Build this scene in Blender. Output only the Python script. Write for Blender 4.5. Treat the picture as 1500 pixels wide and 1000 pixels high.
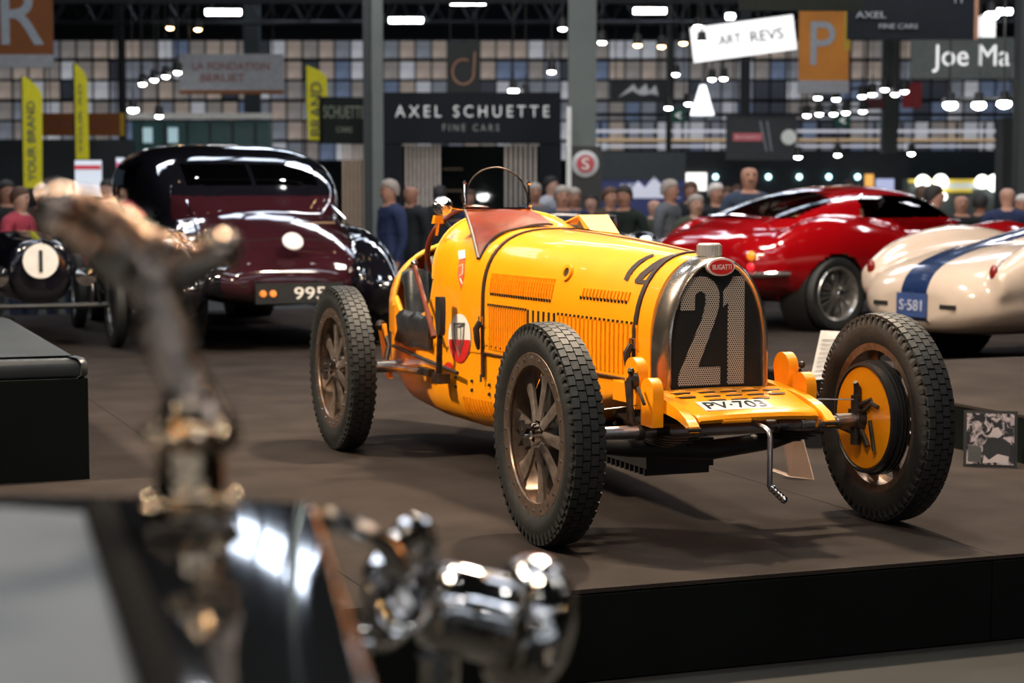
import bpy, bmesh, math, random
from mathutils import Vector, Matrix
from mathutils.bvhtree import BVHTree
random.seed(7)
PI = math.pi
for o in list(bpy.data.objects): bpy.data.objects.remove(o)
SC = bpy.context.scene
COL = SC.collection

# ---------------------------------------------------------------- camera, world, lights, exposure
FPX, PITCH, YAW = 2774.6, .08098, .36585
CP = Vector((-2.8907, -5.5971, 1.1466))
cy_, sy_, cp_, sp_ = math.cos(YAW), math.sin(YAW), math.cos(PITCH), math.sin(PITCH)
FW = Vector((sy_*cp_, cy_*cp_, -sp_)); RT = Vector((cy_, -sy_, 0)); UP = RT.cross(FW)
FH = Vector((sy_, cy_, 0))
cd = bpy.data.cameras.new('camera'); cam = bpy.data.objects.new('camera', cd); COL.objects.link(cam)
cam.matrix_world = Matrix(((RT.x, UP.x, -FW.x, CP.x), (RT.y, UP.y, -FW.y, CP.y), (RT.z, UP.z, -FW.z, CP.z), (0, 0, 0, 1)))
cd.sensor_width = 36; cd.lens = FPX*36/1500; cd.clip_end = 300; cd.clip_start = .05
cd.dof.use_dof = True; cd.dof.focus_distance = 5.95; cd.dof.aperture_fstop = .0666/.0175; cd.dof.aperture_blades = 0
SC.camera = cam
SC.view_settings.view_transform = 'Standard'; SC.view_settings.look = 'None'
SC.view_settings.exposure = 0.0; SC.view_settings.gamma = 1.0
w = bpy.data.worlds.new('world'); SC.world = w; w.use_nodes = True
w.node_tree.nodes['Background'].inputs[0].default_value = (.055, .075, .10, 1)
w.node_tree.nodes['Background'].inputs[1].default_value = .35

def hall(u, d, z):            # hall frame: u to the right, d into the hall
    return CP*1 + RT*u + FH*d + Vector((0, 0, z-CP.z))
def area(name, loc, target, sx, sy, power, col):
    l = bpy.data.lights.new(name, 'AREA'); l.shape = 'RECTANGLE'; l.size = sx; l.size_y = sy; l.energy = power; l.color = col
    o = bpy.data.objects.new(name, l); COL.objects.link(o); o.location = loc
    o.rotation_euler = (Vector(target)-Vector(loc)).to_track_quat('-Z', 'Y').to_euler()
    return o
WARM, COOL = (1, .78, .55), (.75, .87, 1)
area('overhead_lamp', (1.6, 2.6, 5.2), (-.2, 1.0, .3), .35, .35, 560, WARM)
area('overhead_lamp', (-4.6, 2.4, 4.6), (-.3, 1.1, .6), .45, .45, 560, (1, .80, .58))
area('overhead_lamp', (-2.6, -3.4, 5.0), (0, .6, .6), .9, .9, 180, (1, .80, .58))
area('overhead_lamp', (-.2, .9, 6.4), (-.1, .9, .5), .5, .5, 210, (1, .90, .72))
area('overhead_lamp', (4.5, 6.0, 6.0), (4.2, 8.5, .4), 1.5, 1.5, 330, (1, .88, .76))
area('overhead_lamp', (2.5, 1.5, 5.5), (5.2, 6.5, .6), 1.2, 1.2, 150, (1, .88, .74))
area('overhead_lamp', (-1.5, 6.0, 6.0), (.4, 9.5, .6), 1.2, 1.2, 120, COOL)
for uu in (-6, 0, 6, 12):
    area('hall_lamp', hall(uu, 20, 6.5), hall(uu, 21.5, 0), 3, 1.5, 170, (.95, .95, 1))
area('hall_lamp', hall(-1, 26, 5.8), hall(-1, 30, 1.5), 4, 1, 60, (1, .95, .88))

# ---------------------------------------------------------------- helpers
MATS = {}
def mat(name, col, rough=.5, metal=0, coat=0, emit=0, noise=.12, nscale=14, bump=0, bscale=60, alpha=1, trans=0, spec=.5):
    if name in MATS: return MATS[name]
    m = bpy.data.materials.new(name); m.use_nodes = True; nt = m.node_tree; N = nt.nodes; L = nt.links
    b = N['Principled BSDF']; b.inputs['Roughness'].default_value = rough; b.inputs['Metallic'].default_value = metal
    b.inputs['Coat Weight'].default_value = coat; b.inputs['Coat Roughness'].default_value = .04
    b.inputs['Specular IOR Level'].default_value = spec
    tc = N.new('ShaderNodeTexCoord'); nz = N.new('ShaderNodeTexNoise'); nz.inputs['Scale'].default_value = nscale
    nz.inputs['Detail'].default_value = 4
    L.new(tc.outputs['Object'], nz.inputs['Vector'])
    cr = N.new('ShaderNodeValToRGB'); cr.color_ramp.elements[0].position = .3; cr.color_ramp.elements[1].position = .7
    cr.color_ramp.elements[0].color = tuple(max(0, c*(1-noise)) for c in col)+(1,)
    cr.color_ramp.elements[1].color = tuple(min(1.0, c*(1+noise)) for c in col)+(1,)
    L.new(nz.outputs['Fac'], cr.inputs['Fac']); L.new(cr.outputs['Color'], b.inputs['Base Color'])
    if bump:
        n2 = N.new('ShaderNodeTexNoise'); n2.inputs['Scale'].default_value = bscale; L.new(tc.outputs['Object'], n2.inputs['Vector'])
        bp = N.new('ShaderNodeBump'); bp.inputs['Strength'].default_value = bump; bp.inputs['Distance'].default_value = .01
        L.new(n2.outputs['Fac'], bp.inputs['Height']); L.new(bp.outputs['Normal'], b.inputs['Normal'])
    if emit:
        L.new(cr.outputs['Color'], b.inputs['Emission Color']); b.inputs['Emission Strength'].default_value = emit
    if trans: b.inputs['Transmission Weight'].default_value = trans; b.inputs['IOR'].default_value = 1.45
    if alpha < 1: b.inputs['Alpha'].default_value = alpha
    MATS[name] = m; return m
def glass(name, col, fac=.75, rough=.02):      # thin glass: see-through mixed with gloss
    if name in MATS: return MATS[name]
    m = bpy.data.materials.new(name); m.use_nodes = True; nt = m.node_tree; N = nt.nodes; L = nt.links; N.clear()
    o = N.new('ShaderNodeOutputMaterial'); mx = N.new('ShaderNodeMixShader'); t = N.new('ShaderNodeBsdfTransparent')
    g = N.new('ShaderNodeBsdfGlossy'); g.inputs['Roughness'].default_value = rough; t.inputs[0].default_value = tuple(col)+(1,)
    fr = N.new('ShaderNodeFresnel'); fr.inputs[0].default_value = 1.5
    ma = N.new('ShaderNodeMath'); ma.operation = 'ADD'; ma.inputs[1].default_value = 1-fac; ma.use_clamp = True
    L.new(fr.outputs[0], ma.inputs[0]); L.new(ma.outputs[0], mx.inputs[0]); L.new(t.outputs[0], mx.inputs[1]); L.new(g.outputs[0], mx.inputs[2])
    L.new(mx.outputs[0], o.inputs[0]); MATS[name] = m; return m

class MB:
    def __init__(s): s.v = []; s.f = []; s.m = []
    def add(s, vs, fs, mi=0):
        b = len(s.v); s.v += [tuple(v) for v in vs]; s.f += [tuple(i+b for i in f) for f in fs]; s.m += [mi]*len(fs); return s
    def box(s, c, size, rot=None, mi=0):
        vs = []
        for x in (-.5, .5):
            for y in (-.5, .5):
                for z in (-.5, .5):
                    p = Vector((x*size[0], y*size[1], z*size[2]))
                    if rot is not None: p = rot @ p
                    vs.append(p+Vector(c))
        return s.add(vs, [(0, 1, 3, 2), (4, 6, 7, 5), (0, 4, 5, 1), (2, 3, 7, 6), (0, 2, 6, 4), (1, 5, 7, 3)], mi)
    def rings(s, rs, closed=True, cap=True, mi=0):
        n = len(rs[0]); vs = [p for r in rs for p in r]; fs = []
        for i in range(len(rs)-1):
            for j in range(n if closed else n-1):
                k = (j+1) % n
                fs.append((i*n+j, i*n+k, (i+1)*n+k, (i+1)*n+j))
        if cap and closed: fs += [tuple(range(n))[::-1], tuple(range((len(rs)-1)*n, len(rs)*n))]
        return s.add(vs, fs, mi)
    def tube(s, pts, r, n=10, closed=False, mi=0, cap=True):
        pts = [Vector(p) for p in pts]; rs = []; m = len(pts); prev = None
        for i, p in enumerate(pts):
            if closed: t = pts[(i+1) % m]-pts[i-1]
            else: t = pts[min(i+1, m-1)]-pts[max(i-1, 0)]
            t.normalize()
            if prev is None: a = t.orthogonal().normalized()
            else:
                a = prev-t*prev.dot(t)
                a = a.normalized() if a.length > 1e-6 else t.orthogonal().normalized()
            prev = a; b = t.cross(a); rr = r[i] if isinstance(r, (list, tuple)) else r
            rs.append([p+(a*math.cos(q)+b*math.sin(q))*rr for q in [2*PI*k/n for k in range(n)]])
        if closed: rs.append(rs[0]); return s.rings(rs, cap=False, mi=mi)
        return s.rings(rs, cap=cap, mi=mi)
    def lathe(s, prof, o=(0, 0, 0), ax=(0, 0, 1), n=32, mi=0, cap=False, a0=0, a1=2*PI):
        ax = Vector(ax).normalized(); a = ax.orthogonal().normalized(); b = ax.cross(a); o = Vector(o)
        full = abs(a1-a0-2*PI) < 1e-6
        rs = [[o+ax*h+(a*math.cos(q)+b*math.sin(q))*r for q in [a0+(a1-a0)*k/(n if full else n-1) for k in range(n)]] for r, h in prof]
        return s.rings(rs, closed=full, cap=cap, mi=mi)
    def prism(s, poly, fn, h0, h1, mi=0):
        n = len(poly); vs = [fn(a, b, h0) for a, b in poly]+[fn(a, b, h1) for a, b in poly]
        fs = [tuple(range(n))[::-1], tuple(range(n, 2*n))]+[(i, (i+1) % n, n+(i+1) % n, n+i) for i in range(n)]
        return s.add(vs, fs, mi)
    def sphere(s, c, r, n=12, mi=0, sc=(1, 1, 1)):
        rs = []
        for i in range(n//2+1):
            t = PI*i/(n//2); t = min(max(t, .02), PI-.02)
            rs.append([(c[0]+sc[0]*r*math.sin(t)*math.cos(2*PI*k/n), c[1]+sc[1]*r*math.sin(t)*math.sin(2*PI*k/n), c[2]+sc[2]*r*math.cos(t)) for k in range(n)])
        return s.rings(rs, mi=mi)
    def mesh(s, name, ms, angle=35):
        me = bpy.data.meshes.new(name); me.from_pydata(s.v, [], s.f)
        for m in (ms if isinstance(ms, (list, tuple)) else [ms]): me.materials.append(m)
        for p, i in zip(me.polygons, s.m): p.material_index = i
        bm = bmesh.new(); bm.from_mesh(me); bmesh.ops.recalc_face_normals(bm, faces=bm.faces); bm.to_mesh(me); bm.free()
        me.shade_smooth(); me.set_sharp_from_angle(angle=math.radians(angle)); return me
    def build(s, name, ms, parent=None, angle=35, loc=None):
        o = bpy.data.objects.new(name, s.mesh(name, ms, angle)); COL.objects.link(o)
        if parent: o.parent = parent
        if loc is not None: o.location = loc
        return o
def thing(name, label, cat, loc=(0, 0, 0), rz=0, group=None):
    o = bpy.data.objects.new(name, None); COL.objects.link(o); o.location = loc; o.rotation_euler = (0, 0, rz)
    o['label'] = label; o['category'] = cat; o.empty_display_size = .1
    if group: o['group'] = group
    return o
def tag(o, label, cat, group=None):
    o['label'] = label; o['category'] = cat
    if group: o['group'] = group
    return o
def struct(o): o['kind'] = 'structure'; return o
def stuff(o): o['kind'] = 'stuff'; return o
def copy_tree(o, parent=None):
    c = o.copy(); COL.objects.link(c)
    if parent is not None: c.parent = parent
    for ch in list(o.children): copy_tree(ch, c)
    return c
def text(body, wd, ht, m, parent, loc, rz=0, name='lettering', depth=.004, rx=PI/2, shear=0, sp=1, off=.004):
    cu = bpy.data.curves.new('t', 'FONT'); cu.body = body; cu.size = 1; cu.extrude = .01; cu.align_x = 'CENTER'; cu.resolution_u = 3; cu.space_character = sp; cu.offset = off
    to = bpy.data.objects.new('t', cu); me = bpy.data.meshes.new_from_object(to)
    xs = [v.co.x for v in me.vertices]; ys = [v.co.y for v in me.vertices]
    cx, cy = (min(xs)+max(xs))/2, (min(ys)+max(ys))/2; sx, sy = wd/(max(xs)-min(xs)), ht/(max(ys)-min(ys))
    for v in me.vertices: v.co = ((v.co.x-cx)*sx+shear*(v.co.y-cy)*sy, (v.co.y-cy)*sy, v.co.z*depth/.01)
    me.materials.append(m); bpy.data.objects.remove(to)
    o = bpy.data.objects.new(name, me); COL.objects.link(o); o.parent = parent; o.location = loc; o.rotation_euler = (rx, 0, rz)
    return o
def ray(px, py): return (FW+RT*(px-750)/FPX-UP*(py-500)/FPX)
def at(px, py, d):
    r = ray(px, py); return CP+r*(d/r.dot(FH))
def onz(px, py, z):
    r = ray(px, py); return CP+r*((z-CP.z)/r.z)
def lerp(tab, y):
    if y <= tab[0][0]: return tab[0][1:]
    for a, b in zip(tab, tab[1:]):
        if y <= b[0]:
            t = (y-a[0])/(b[0]-a[0]); t = t*t*(3-2*t) if len(tab) < 3 else t
            return tuple(p+(q-p)*t for p, q in zip(a[1:], b[1:]))
    return tab[-1][1:]

# materials
YEL = mat('yellow_paint', (.97, .34, .002), .34, coat=.45, noise=.04, nscale=6, bump=.03, bscale=9)
NICK = mat('aged_nickel', (.62, .56, .50), .22, .97, noise=.2, bump=.06, bscale=20)
CHROME = mat('chrome', (.82, .80, .78), .07, 1, noise=.05)
STEEL = mat('brushed_steel', (.42, .42, .44), .3, 1, noise=.2)
ALLOY = mat('worn_alloy', (.30, .25, .22), .42, .8, noise=.35, nscale=30)
RIMM = mat('tarnished_rim', (.30, .22, .17), .35, .85, noise=.3, nscale=40)
RUB = mat('tyre_rubber', (.011, .0125, .0125), .6, noise=.35, nscale=25, bump=.15, bscale=90)
BLK = mat('black_paint', (.012, .013, .014), .5, noise=.2)
GRIME = mat('oily_metal', (.045, .036, .03), .42, .6, noise=.5, nscale=30)
LEA = mat('black_leather', (.014, .018, .022), .42, noise=.3, bump=.3, bscale=25)
BRN = mat('brown_leather', (.15, .020, .006), .38, noise=.35, nscale=7, bump=.25, bscale=22)
STRAPM = mat('strap_leather', (.025, .014, .01), .5, noise=.4)
WOODB = mat('steering_wood', (.14, .025, .008), .3, coat=.4)
WHT = mat('white_paint', (.8, .77, .72), .5, noise=.06)
RED = mat('red_enamel', (.6, .02, .02), .35)
CARPET = mat('brown_carpet', (.032, .026, .0235), .95, noise=.25, nscale=3, bump=.4, bscale=260, spec=.1)
FASC = mat('black_fascia', (.0035, .0055, .005), .8, noise=.3, nscale=2, spec=.1)

# ---------------------------------------------------------------- setting
ZF = -.45
fl = MB().box((0, 0, ZF-.05), (160, 170, .1)).build('floor', mat('hall_floor', (.035, .036, .036), .6, noise=.25, nscale=.6))
fl.location = hall(0, 40, 0)*1; fl.location.z = 0; fl.rotation_euler = (0, 0, -YAW); struct(fl)
y0 = -.669
m = MB().box((4.5, y0-3.6, (ZF-.267)/2), (22, 7.15, -.267-ZF))
lo = m.build('platform_step', mat('dark_step', (.02, .021, .021), .7, noise=.3, nscale=1.5, spec=.2)); struct(lo)
# podium: carpet sheets laid on a black carcass
m = MB().box((3.6, y0+6.3, (ZF-.012)/2), (18, 12.6, -.012-ZF)); po = m.build('podium', FASC); struct(po)
xs = [-5.4, -3.4, -1.37, .63, 2.63, 4.63, 6.63, 8.63, 10.63, 12.6]
for i in range(len(xs)-1):
    a, b = xs[i]+.002, xs[i+1]-.002
    c = MB().box(((a+b)/2, y0+6.3, -.006), (b-a, 12.61, .012)).build('carpet_sheet', CARPET, po)
for i in range(9):
    MB().box((-4.4+2*i, y0-.006, (-.014-.267)/2-.002), (1.994, .01, .249)).build('fascia_panel', FASC, po)
# low black tier on the right with carpet on top
tr = MB().box((3.75, 1.75, .095), (3.7, 3.0, .19)).build('platform_tier', FASC); struct(tr)
MB().box((3.75, 1.75, .197), (3.71, 3.01, .012)).build('carpet_sheet', CARPET, tr)

# ---------------------------------------------------------------- yellow racing car
car = thing('racing_car', 'vintage yellow open racing car with black 21 on its radiator, standing on the podium', 'car')
ST = [(.10, .205, .915, .62, 2.2), (.4, .235, .935, .63, 2.3), (.7, .262, .953, .65, 2.5), (1.05, .295, .968, .66, 2.7), (1.42, .322, .978, .66, 2.8),
      (1.62, .336, .988, .68, 2.8), (1.80, .348, 1.02, .72, 2.7), (1.95, .352, 1.045, .76, 2.5)]
def arch(y, zb, off=0, n=26, tab=ST):
    w_, zt, zs, e = lerp(tab, y); w_ += off; zt += off; pts = [(-w_, y, zb), (-w_, y, (zb+zs)/2)]
    for i in range(n+1):
        t = PI*i/n; c, s_ = math.cos(t), math.sin(t)
        pts.append((-w_*math.copysign(abs(c)**(2/e), c), y, zs+(zt-zs)*abs(s_)**(2/e)))
    return pts+[(w_, y, (zb+zs)/2), (w_, y, zb)]
ys = [.115+.0652*i for i in range(21)]
hood = MB()
rs = [arch(y, .497, .004) for y in ys]; hood.rings(rs, closed=False)
hood.rings([arch(ys[0], .497, .004), arch(ys[0], .497, -.01)], closed=False)
ho = hood.build('hood', YEL, car)
bvh = BVHTree.FromPolygons(hood.v, hood.f)
# the body: cowl, cockpit sides, tail, lower side and belly
body = MB()
body.rings([arch(1.42+.0589*i, .49) for i in range(10)], closed=False)
TAIL = [(2.5, .352, .90, .62, 2.3), (2.75, .30, .875, .60, 2.2), (3.0, .20, .80, .56, 2.1), (3.2, .10, .70, .52, 2), (3.32, .02, .62, .5, 2)]
body.rings([arch(y, .49, tab=TAIL) for y in (2.5, 2.6, 2.75, 2.88, 3.0, 3.1, 3.2, 3.27, 3.32)], closed=False)
EDGE = [(1.95, .77), (1.99, .68), (2.05, .62), (2.15, .585), (2.3, .575), (2.42, .60), (2.5, .66)]
for s_ in (-1, 1):
    body.rings([[(s_*.352, y, .48), (s_*.352, y, z), (s_*.335, y, z), (s_*.335, y, .48)] for y, z in EDGE], closed=False)
WL = [(.05, .20, .455, .47), (.3, .226, .42, .45), (.6, .25, .335, .40), (.9, .283, .25, .36), (1.2, .305, .20, .33), (1.6, .333, .178, .32), (2.0, .352, .178, .32),
      (2.4, .352, .20, .34), (2.7, .31, .25, .37), (2.95, .22, .32, .40), (3.2, .10, .40, .44), (3.32, .02, .46, .47)]
def low(y):
    w_, zb, zc = lerp(WL, y); w2 = w_-.003
    side = [(w2, .50), (w2, zc+.02), (w2, zc)]+[(w2-.10*(1-math.cos(t)), zc-(zc-zb)*math.sin(t)) for t in [PI/2*k/6 for k in range(1, 7)]]
    side = [(max(x, .004), z) for x, z in side]
    return [(-x, y, z) for x, z in side]+[(x, y, z) for x, z in side[::-1]]
lr = [low(.05+.0654*i) for i in range(51)]
body.rings(lr, closed=False)
bo = body.build('body', YEL, car)
bvb = BVHTree.FromPolygons(body.v, body.f)
def hit(px, py, b=None, off=.003):
    r = ray(px, py).normalized(); best = None
    for t in ([b] if b else [bvh, bvb]):
        p, n, i, d = t.ray_cast(CP, r)
        if p is not None and (best is None or d < best[2]): best = (p, n, d)
    if best is None: return None
    n = best[1]
    if n.dot(r) > 0: n = -n
    return best[0]+n*off
def patch(pxs, m, name, parent=car, off=.004, b=None, label=None):   # decal polygon laid on the bodywork
    ps = [hit(x, y, b, off) for x, y in pxs]; ps = [p for p in ps if p]
    c = sum(ps, Vector())/len(ps); k = MB(); k.add([c]+ps, [(0, i+1, (i+1) % len(ps)+1) for i in range(len(ps))])
    o = k.build(name, m, parent)
    if label: o['label'] = label
    return o
# rolled rims of cockpit
rim = MB()
pts = [Vector(p) for p in arch(1.95, .77)]; pts = [p for p in pts if p.z > .76]
rim.tube(pts, .009, 8)
tp = [Vector(p) for p in arch(2.5, .66, tab=TAIL) if p[2] > .6]; rim.tube(tp, .011, 8)
for s_ in (-1, 1): rim.tube([(s_*.344, y, z) for y, z in EDGE], .011, 8)
rim.build('cockpit_rim', mat('bright_yellow_rim', (.95, .50, .05), .25, coat=.6, noise=.04), car)
# interior
m = MB(); m.box((0, 1.93, .62), (.66, .02, .5)); m.box((0, 2.2, .33), (.66, .56, .02)); m.box((-.327, 2.2, .43), (.01, .56, .26)); m.box((.327, 2.2, .43), (.01, .56, .26))
m.build('cockpit_lining', BLK, car)
sb = MB()
for i in range(6):
    x0 = -.335+i*.1117; sb.tube([(x0+.056, 2.33, .40), (x0+.056, 2.38, .60), (x0+.056, 2.42, .76), (x0+.056, 2.46, .86-.12*abs((i-2.5)/2.5)**2)], .058, 10)
sb.build('seat_back', LEA, car, angle=60)
MB().box((0, 2.2, .41), (.62, .42, .14)).build('seat_cushion', LEA, car)
# leather pad over the cockpit side
pd = MB(); rr_ = []
for i in range(9):
    y = 1.96+.46*i/8; sag = .008*math.sin(i*2.1)
    rr_.append([(-.30, y, .56), (-.325, y, .60+sag), (-.355, y, .607+sag), (-.372, y, .58), (-.374-sag, y, .52), (-.372+sag, y, .465+.012*math.sin(i*.9)), (-.362, y, .462), (-.355, y, .55)])
pd.rings(rr_); pd.build('leather_pad', LEA, car, angle=70)
# hood louvers (rows of small slits: too small to pick apart)
lv = MB()
def slit(x, y, z, h, wd, nx, n_z=0):
    lv.box((x, y, z), (.008, wd, h)); 
for row, (ya, yb, z, h, st_) in enumerate([(.83, 1.36, .775, .075, .021), (.29, .62, .775, .03, .024), (.20, .77, .60, .17, .031), (1.02, 1.37, .60, .17, .021)]):
    y = ya
    while y < yb:
        for s_ in (-1, 1):
            w_, zt, zs, e = lerp(ST, y)
            for k in range(4):
                zz = z-h/2+h*(k+.5)/4
                x = w_ if zz < zs else w_*max(0, 1-((zz-zs)/(zt-zs))**e)**(1/e)
                lv.box((s_*(x+.004), y, zz), (.010, .008, h/4+.001))
        y += st_
stuff(lv.build('louver_rows', YEL, car, angle=20))
dk = MB()
for row, (ya, yb, z, st_) in enumerate([(.83, 1.36, .733, .021), (.29, .62, .757, .024), (.20, .77, .688, .031), (1.02, 1.37, .688, .021)]):
    y = ya+.008
    while y < yb:
        w_, zt, zs, e = lerp(ST, y); x = w_ if z < zs else w_*max(0, 1-((z-zs)/(zt-zs))**e)**(1/e)
        for s_ in (-1, 1): dk.box((s_*(x+.003), y, z), (.012, .0075, .012))
        y += st_
stuff(dk.build('louver_mouths', BLK, car))
for i in range(6):
    y = .80+i*.042; w_ = lerp(ST, y)[0]
    for s_ in (-1, 1): MB().box((s_*(w_+.002), y, .64), (.008, .014, .10)).build('vent_slot', BLK, car)
# bead along bottom of hood, hinge line on top, rivets
m = MB(); m.tube([(-lerp(ST, y)[0]-.005, y, .497) for y in ys], .004, 6); m.tube([(lerp(ST, y)[0]+.005, y, .497) for y in ys], .004, 6)
m.tube([(0, y, lerp(ST, y)[1]+.004) for y in ys], .005, 6)
m.build('hood_seam', mat('dark_seam', (.08, .03, .01), .5), car)
m = MB()
for y in [.35+.17*i for i in range(10)]:
    for z in (.372, .335):
        w_ = lerp(WL, y)[0]
        for s_ in (-1, 1): m.sphere((s_*(w_+.001), y, z), .008, 6)
for y in [1.2+.05*i for i in range(5)]: m.sphere((-.335, y, .53), .004, 6)
stuff(m.build('rivets', GRIME, car))
m = MB()
for y in [1.0+.03*i for i in range(22)]:
    w_, zb, zc = lerp(WL, y)
    for s_ in (-1, 1): m.tube([(s_*(w_-.001), y, zc-.02), (s_*(w_-.012), y, zc-.07), (s_*(w_-.045), y, zb+.03), (s_*(w_-.09), y, zb+.002)], .004, 5)
stuff(m.build('belly_ribs', YEL, car))
# filler hole in the hood
h = hit(833, 400, bvh, 0)
m = MB(); m.lathe([(.030, 0), (.030, .012), (.018, .012), (.018, .004)], h, (-1, -.15, .35), 20); m.build('filler_collar', YEL, car)
m = MB(); m.lathe([(.001, .006), (.019, .006), (.019, .0)], h, (-1, -.15, .35), 20); m.build('filler_hole', BLK, car)
# number on the hood side
NUM = mat('number_black', (.03, .016, .01), .4)
def strip(cl, wpx):
    L_, R_ = [], []
    for q, (x, y) in enumerate(cl):
        a, b = cl[max(q-1, 0)], cl[min(q+1, len(cl)-1)]; t = math.hypot(b[0]-a[0], b[1]-a[1]); nx, ny = -(b[1]-a[1])/t, (b[0]-a[0])/t
        w_ = wpx[q] if isinstance(wpx, list) else wpx
        L_.append(hit(x+nx*w_/2, y+ny*w_/2, bvh, .0035)); R_.append(hit(x-nx*w_/2, y-ny*w_/2, bvh, .0035))
    return MB().rings([L_, R_], closed=False).build('hood_number', NUM, car)
strip([(917, 411), (922, 401), (929, 392), (938, 384), (948, 378), (958, 374)], [6, 6, 6, 5, 4, 3])
strip([(935, 412), (941, 404), (949, 397), (958, 390), (969, 383), (980, 378), (988, 375)], [8, 8, 7, 7, 6, 5, 4])
strip([(931, 412), (939, 413), (948, 414)], 6)
# oval club sticker and the small ones
def ell(cx, cy, a, b, n=24, t0=0, t1=2*PI, tilt=0):
    return [(cx+a*math.cos(t0+(t1-t0)*k/n)+tilt*b*math.sin(t0+(t1-t0)*k/n), cy+b*math.sin(t0+(t1-t0)*k/n)) for k in range(n if t1-t0 > 6.2 else n+1)]
st1 = patch(ell(674, 495, 16.5, 36), WHT, 'oval_sticker', off=.003, label='white and red oval sticker with a grey wing collar drawing')
patch(ell(674.5, 496, 15.5, 35, 20, .05, PI-.02), RED, 'sticker_band', st1, off=.005)
GRY = mat('sticker_grey', (.16, .16, .15), .5)
def line(pxs, m_, name, r=.003, parent=car, off=.006):
    ps = [hit(x, y, None, off) for x, y in pxs]; return MB().tube([p for p in ps if p], r, 5).build(name, m_, parent)
line([(667, 473), (682, 473), (680, 500), (675, 522), (668, 500), (667, 473)], GRY, 'sticker_drawing', .003, st1)
line([(670, 476), (674, 478), (680, 475)], GRY, 'sticker_drawing', .003, st1)
line([(671, 480), (673, 508), (675, 516), (676, 505), (677, 480)], GRY, 'sticker_drawing', .002, st1)
patch(ell(658, 537, 6, 7), RED, 'round_badge', label='small red round badge')
s2 = patch([(674, 378), (683, 374), (681, 402), (676, 424), (671, 402)], mat('pale_red_sticker', (.75, .13, .05), .4), 'driver_sticker')
s3 = patch([(672, 368), (682, 366), (683, 378), (673, 380)], WHT, 'driver_sticker')
line([(675, 390), (680, 388), (679, 402), (675, 404)], WHT, 'sticker_mark', .0025, s2)
line([(676, 408), (679, 416)], WHT, 'sticker_mark', .0025, s2)
# two leather bonnet straps with buckles
for y, ex in ((1.405, 0), (.20, .0)):
    m = MB(); A = [Vector(p) for p in arch(y, .40 if y > 1 else .47, .010)]; B = [Vector((p.x, p.y+.026, p.z)) for p in A]
    A2 = [Vector(p) for p in arch(y, .40 if y > 1 else .47, .004)]; B2 = [Vector((p.x, p.y+.026, p.z)) for p in A2]
    m.rings([[a, b, d_, c] for a, b, c, d_ in zip(A, B, A2, B2)]); s_o = m.build('bonnet_strap', STRAPM, car)
    x = A[0].x
    m = MB(); zb = .62
    for k in range(1): m.tube([(x-.006, y-.006, zb+.018), (x-.006, y+.032, zb+.018), (x-.006, y+.032, zb-.012), (x-.006, y-.006, zb-.012)], .003, 6, closed=True)
    m.build('buckle', NICK, s_o)
    m = MB(); m.tube([(x-.008, y+.013, zb), (x-.022, y+.02, zb-.03), (x-.02, y+.012, zb-.075), (x-.012, y+.02, zb-.11)], [.011, .013, .012, .007], 6); m.build('strap_end', STRAPM, s_o)
    m = MB(); m.cyl = m.tube([(x-.004, y+.013, .41), (x-.004, y+.013, .38)], .005, 6); m.build('strap_anchor', NICK, s_o)
# radiator shell
RS = lambda w_, zt, zb, y, zs=.60, e=2.15, n=28: ([(-w_, y, zb)]+[(-w_*math.copysign(abs(math.cos(PI*i/n))**(2/e), math.cos(PI*i/n)), y, zs+(zt-zs)*abs(math.sin(PI*i/n))**(2/e)) for i in range(n+1)]+[(w_, y, zb)])
m = MB(); zb = .462
m.rings([RS(.168, .893, zb, .05), RS(.170, .896, zb, .028), RS(.178, .905, zb, .022), RS(.188, .913, zb, .030), RS(.198, .918, zb, .055), RS(.205, .921, zb, .09), RS(.208, .922, zb, .125), RS(.20, .915, zb, .128)], closed=False)
m.build('radiator_shell', NICK, car, angle=50)
# grille plate and honeycomb
GR = MB(); poly = [(p[0], p[2]) for p in RS(.170, .895, zb, 0)]
GR.prism(poly, lambda a, b, h_: (a, h_, b), .046, .060); GR.build('grille', mat('grille_black', (.004, .006, .007), .5), car)
def honey(name, holec, barc, sc):
    m_ = bpy.data.materials.new(name); m_.use_nodes = True; nt = m_.node_tree; N, L = nt.nodes, nt.links; b = N['Principled BSDF']
    tc = N.new('ShaderNodeTexCoord'); vals = []
    mp = N.new('ShaderNodeMapping'); mp.inputs['Scale'].default_value = (sc, 0, sc*1.0); L.new(tc.outputs['Object'], mp.inputs[0])
    sx = N.new('ShaderNodeSeparateXYZ'); L.new(mp.outputs[0], sx.inputs[0])
    def M(op, a, b_=None):
        n = N.new('ShaderNodeMath'); n.operation = op
        for k, v in ((0, a), (1, b_)):
            if v is None: continue
            if isinstance(v, (int, float)): n.inputs[k].default_value = v
            else: L.new(v, n.inputs[k])
        return n.outputs[0]
    X, Z = sx.outputs[0], sx.outputs[2]
    def cell(ox, oz):
        a = M('SUBTRACT', M('FRACT', M('ADD', X, ox)), .5); c = M('MULTIPLY', M('SUBTRACT', M('FRACT', M('DIVIDE', M('ADD', Z, oz), 1.732)), .5), 1.732)
        return M('SQRT', M('ADD', M('MULTIPLY', a, a), M('MULTIPLY', c, c)))
    d = M('MINIMUM', cell(0, 0), cell(.5, .866)); k = M('GREATER_THAN', d, .34)
    mx = N.new('ShaderNodeMix'); mx.data_type = 'RGBA'; L.new(k, mx.inputs[0]); mx.inputs[6].default_value = holec+(1,); mx.inputs[7].default_value = barc+(1,)
    L.new(mx.outputs[2], b.inputs['Base Color']); L.new(M('MULTIPLY', k, .35), b.inputs['Metallic']); b.inputs['Roughness'].default_value = .4
    return m_
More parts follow.
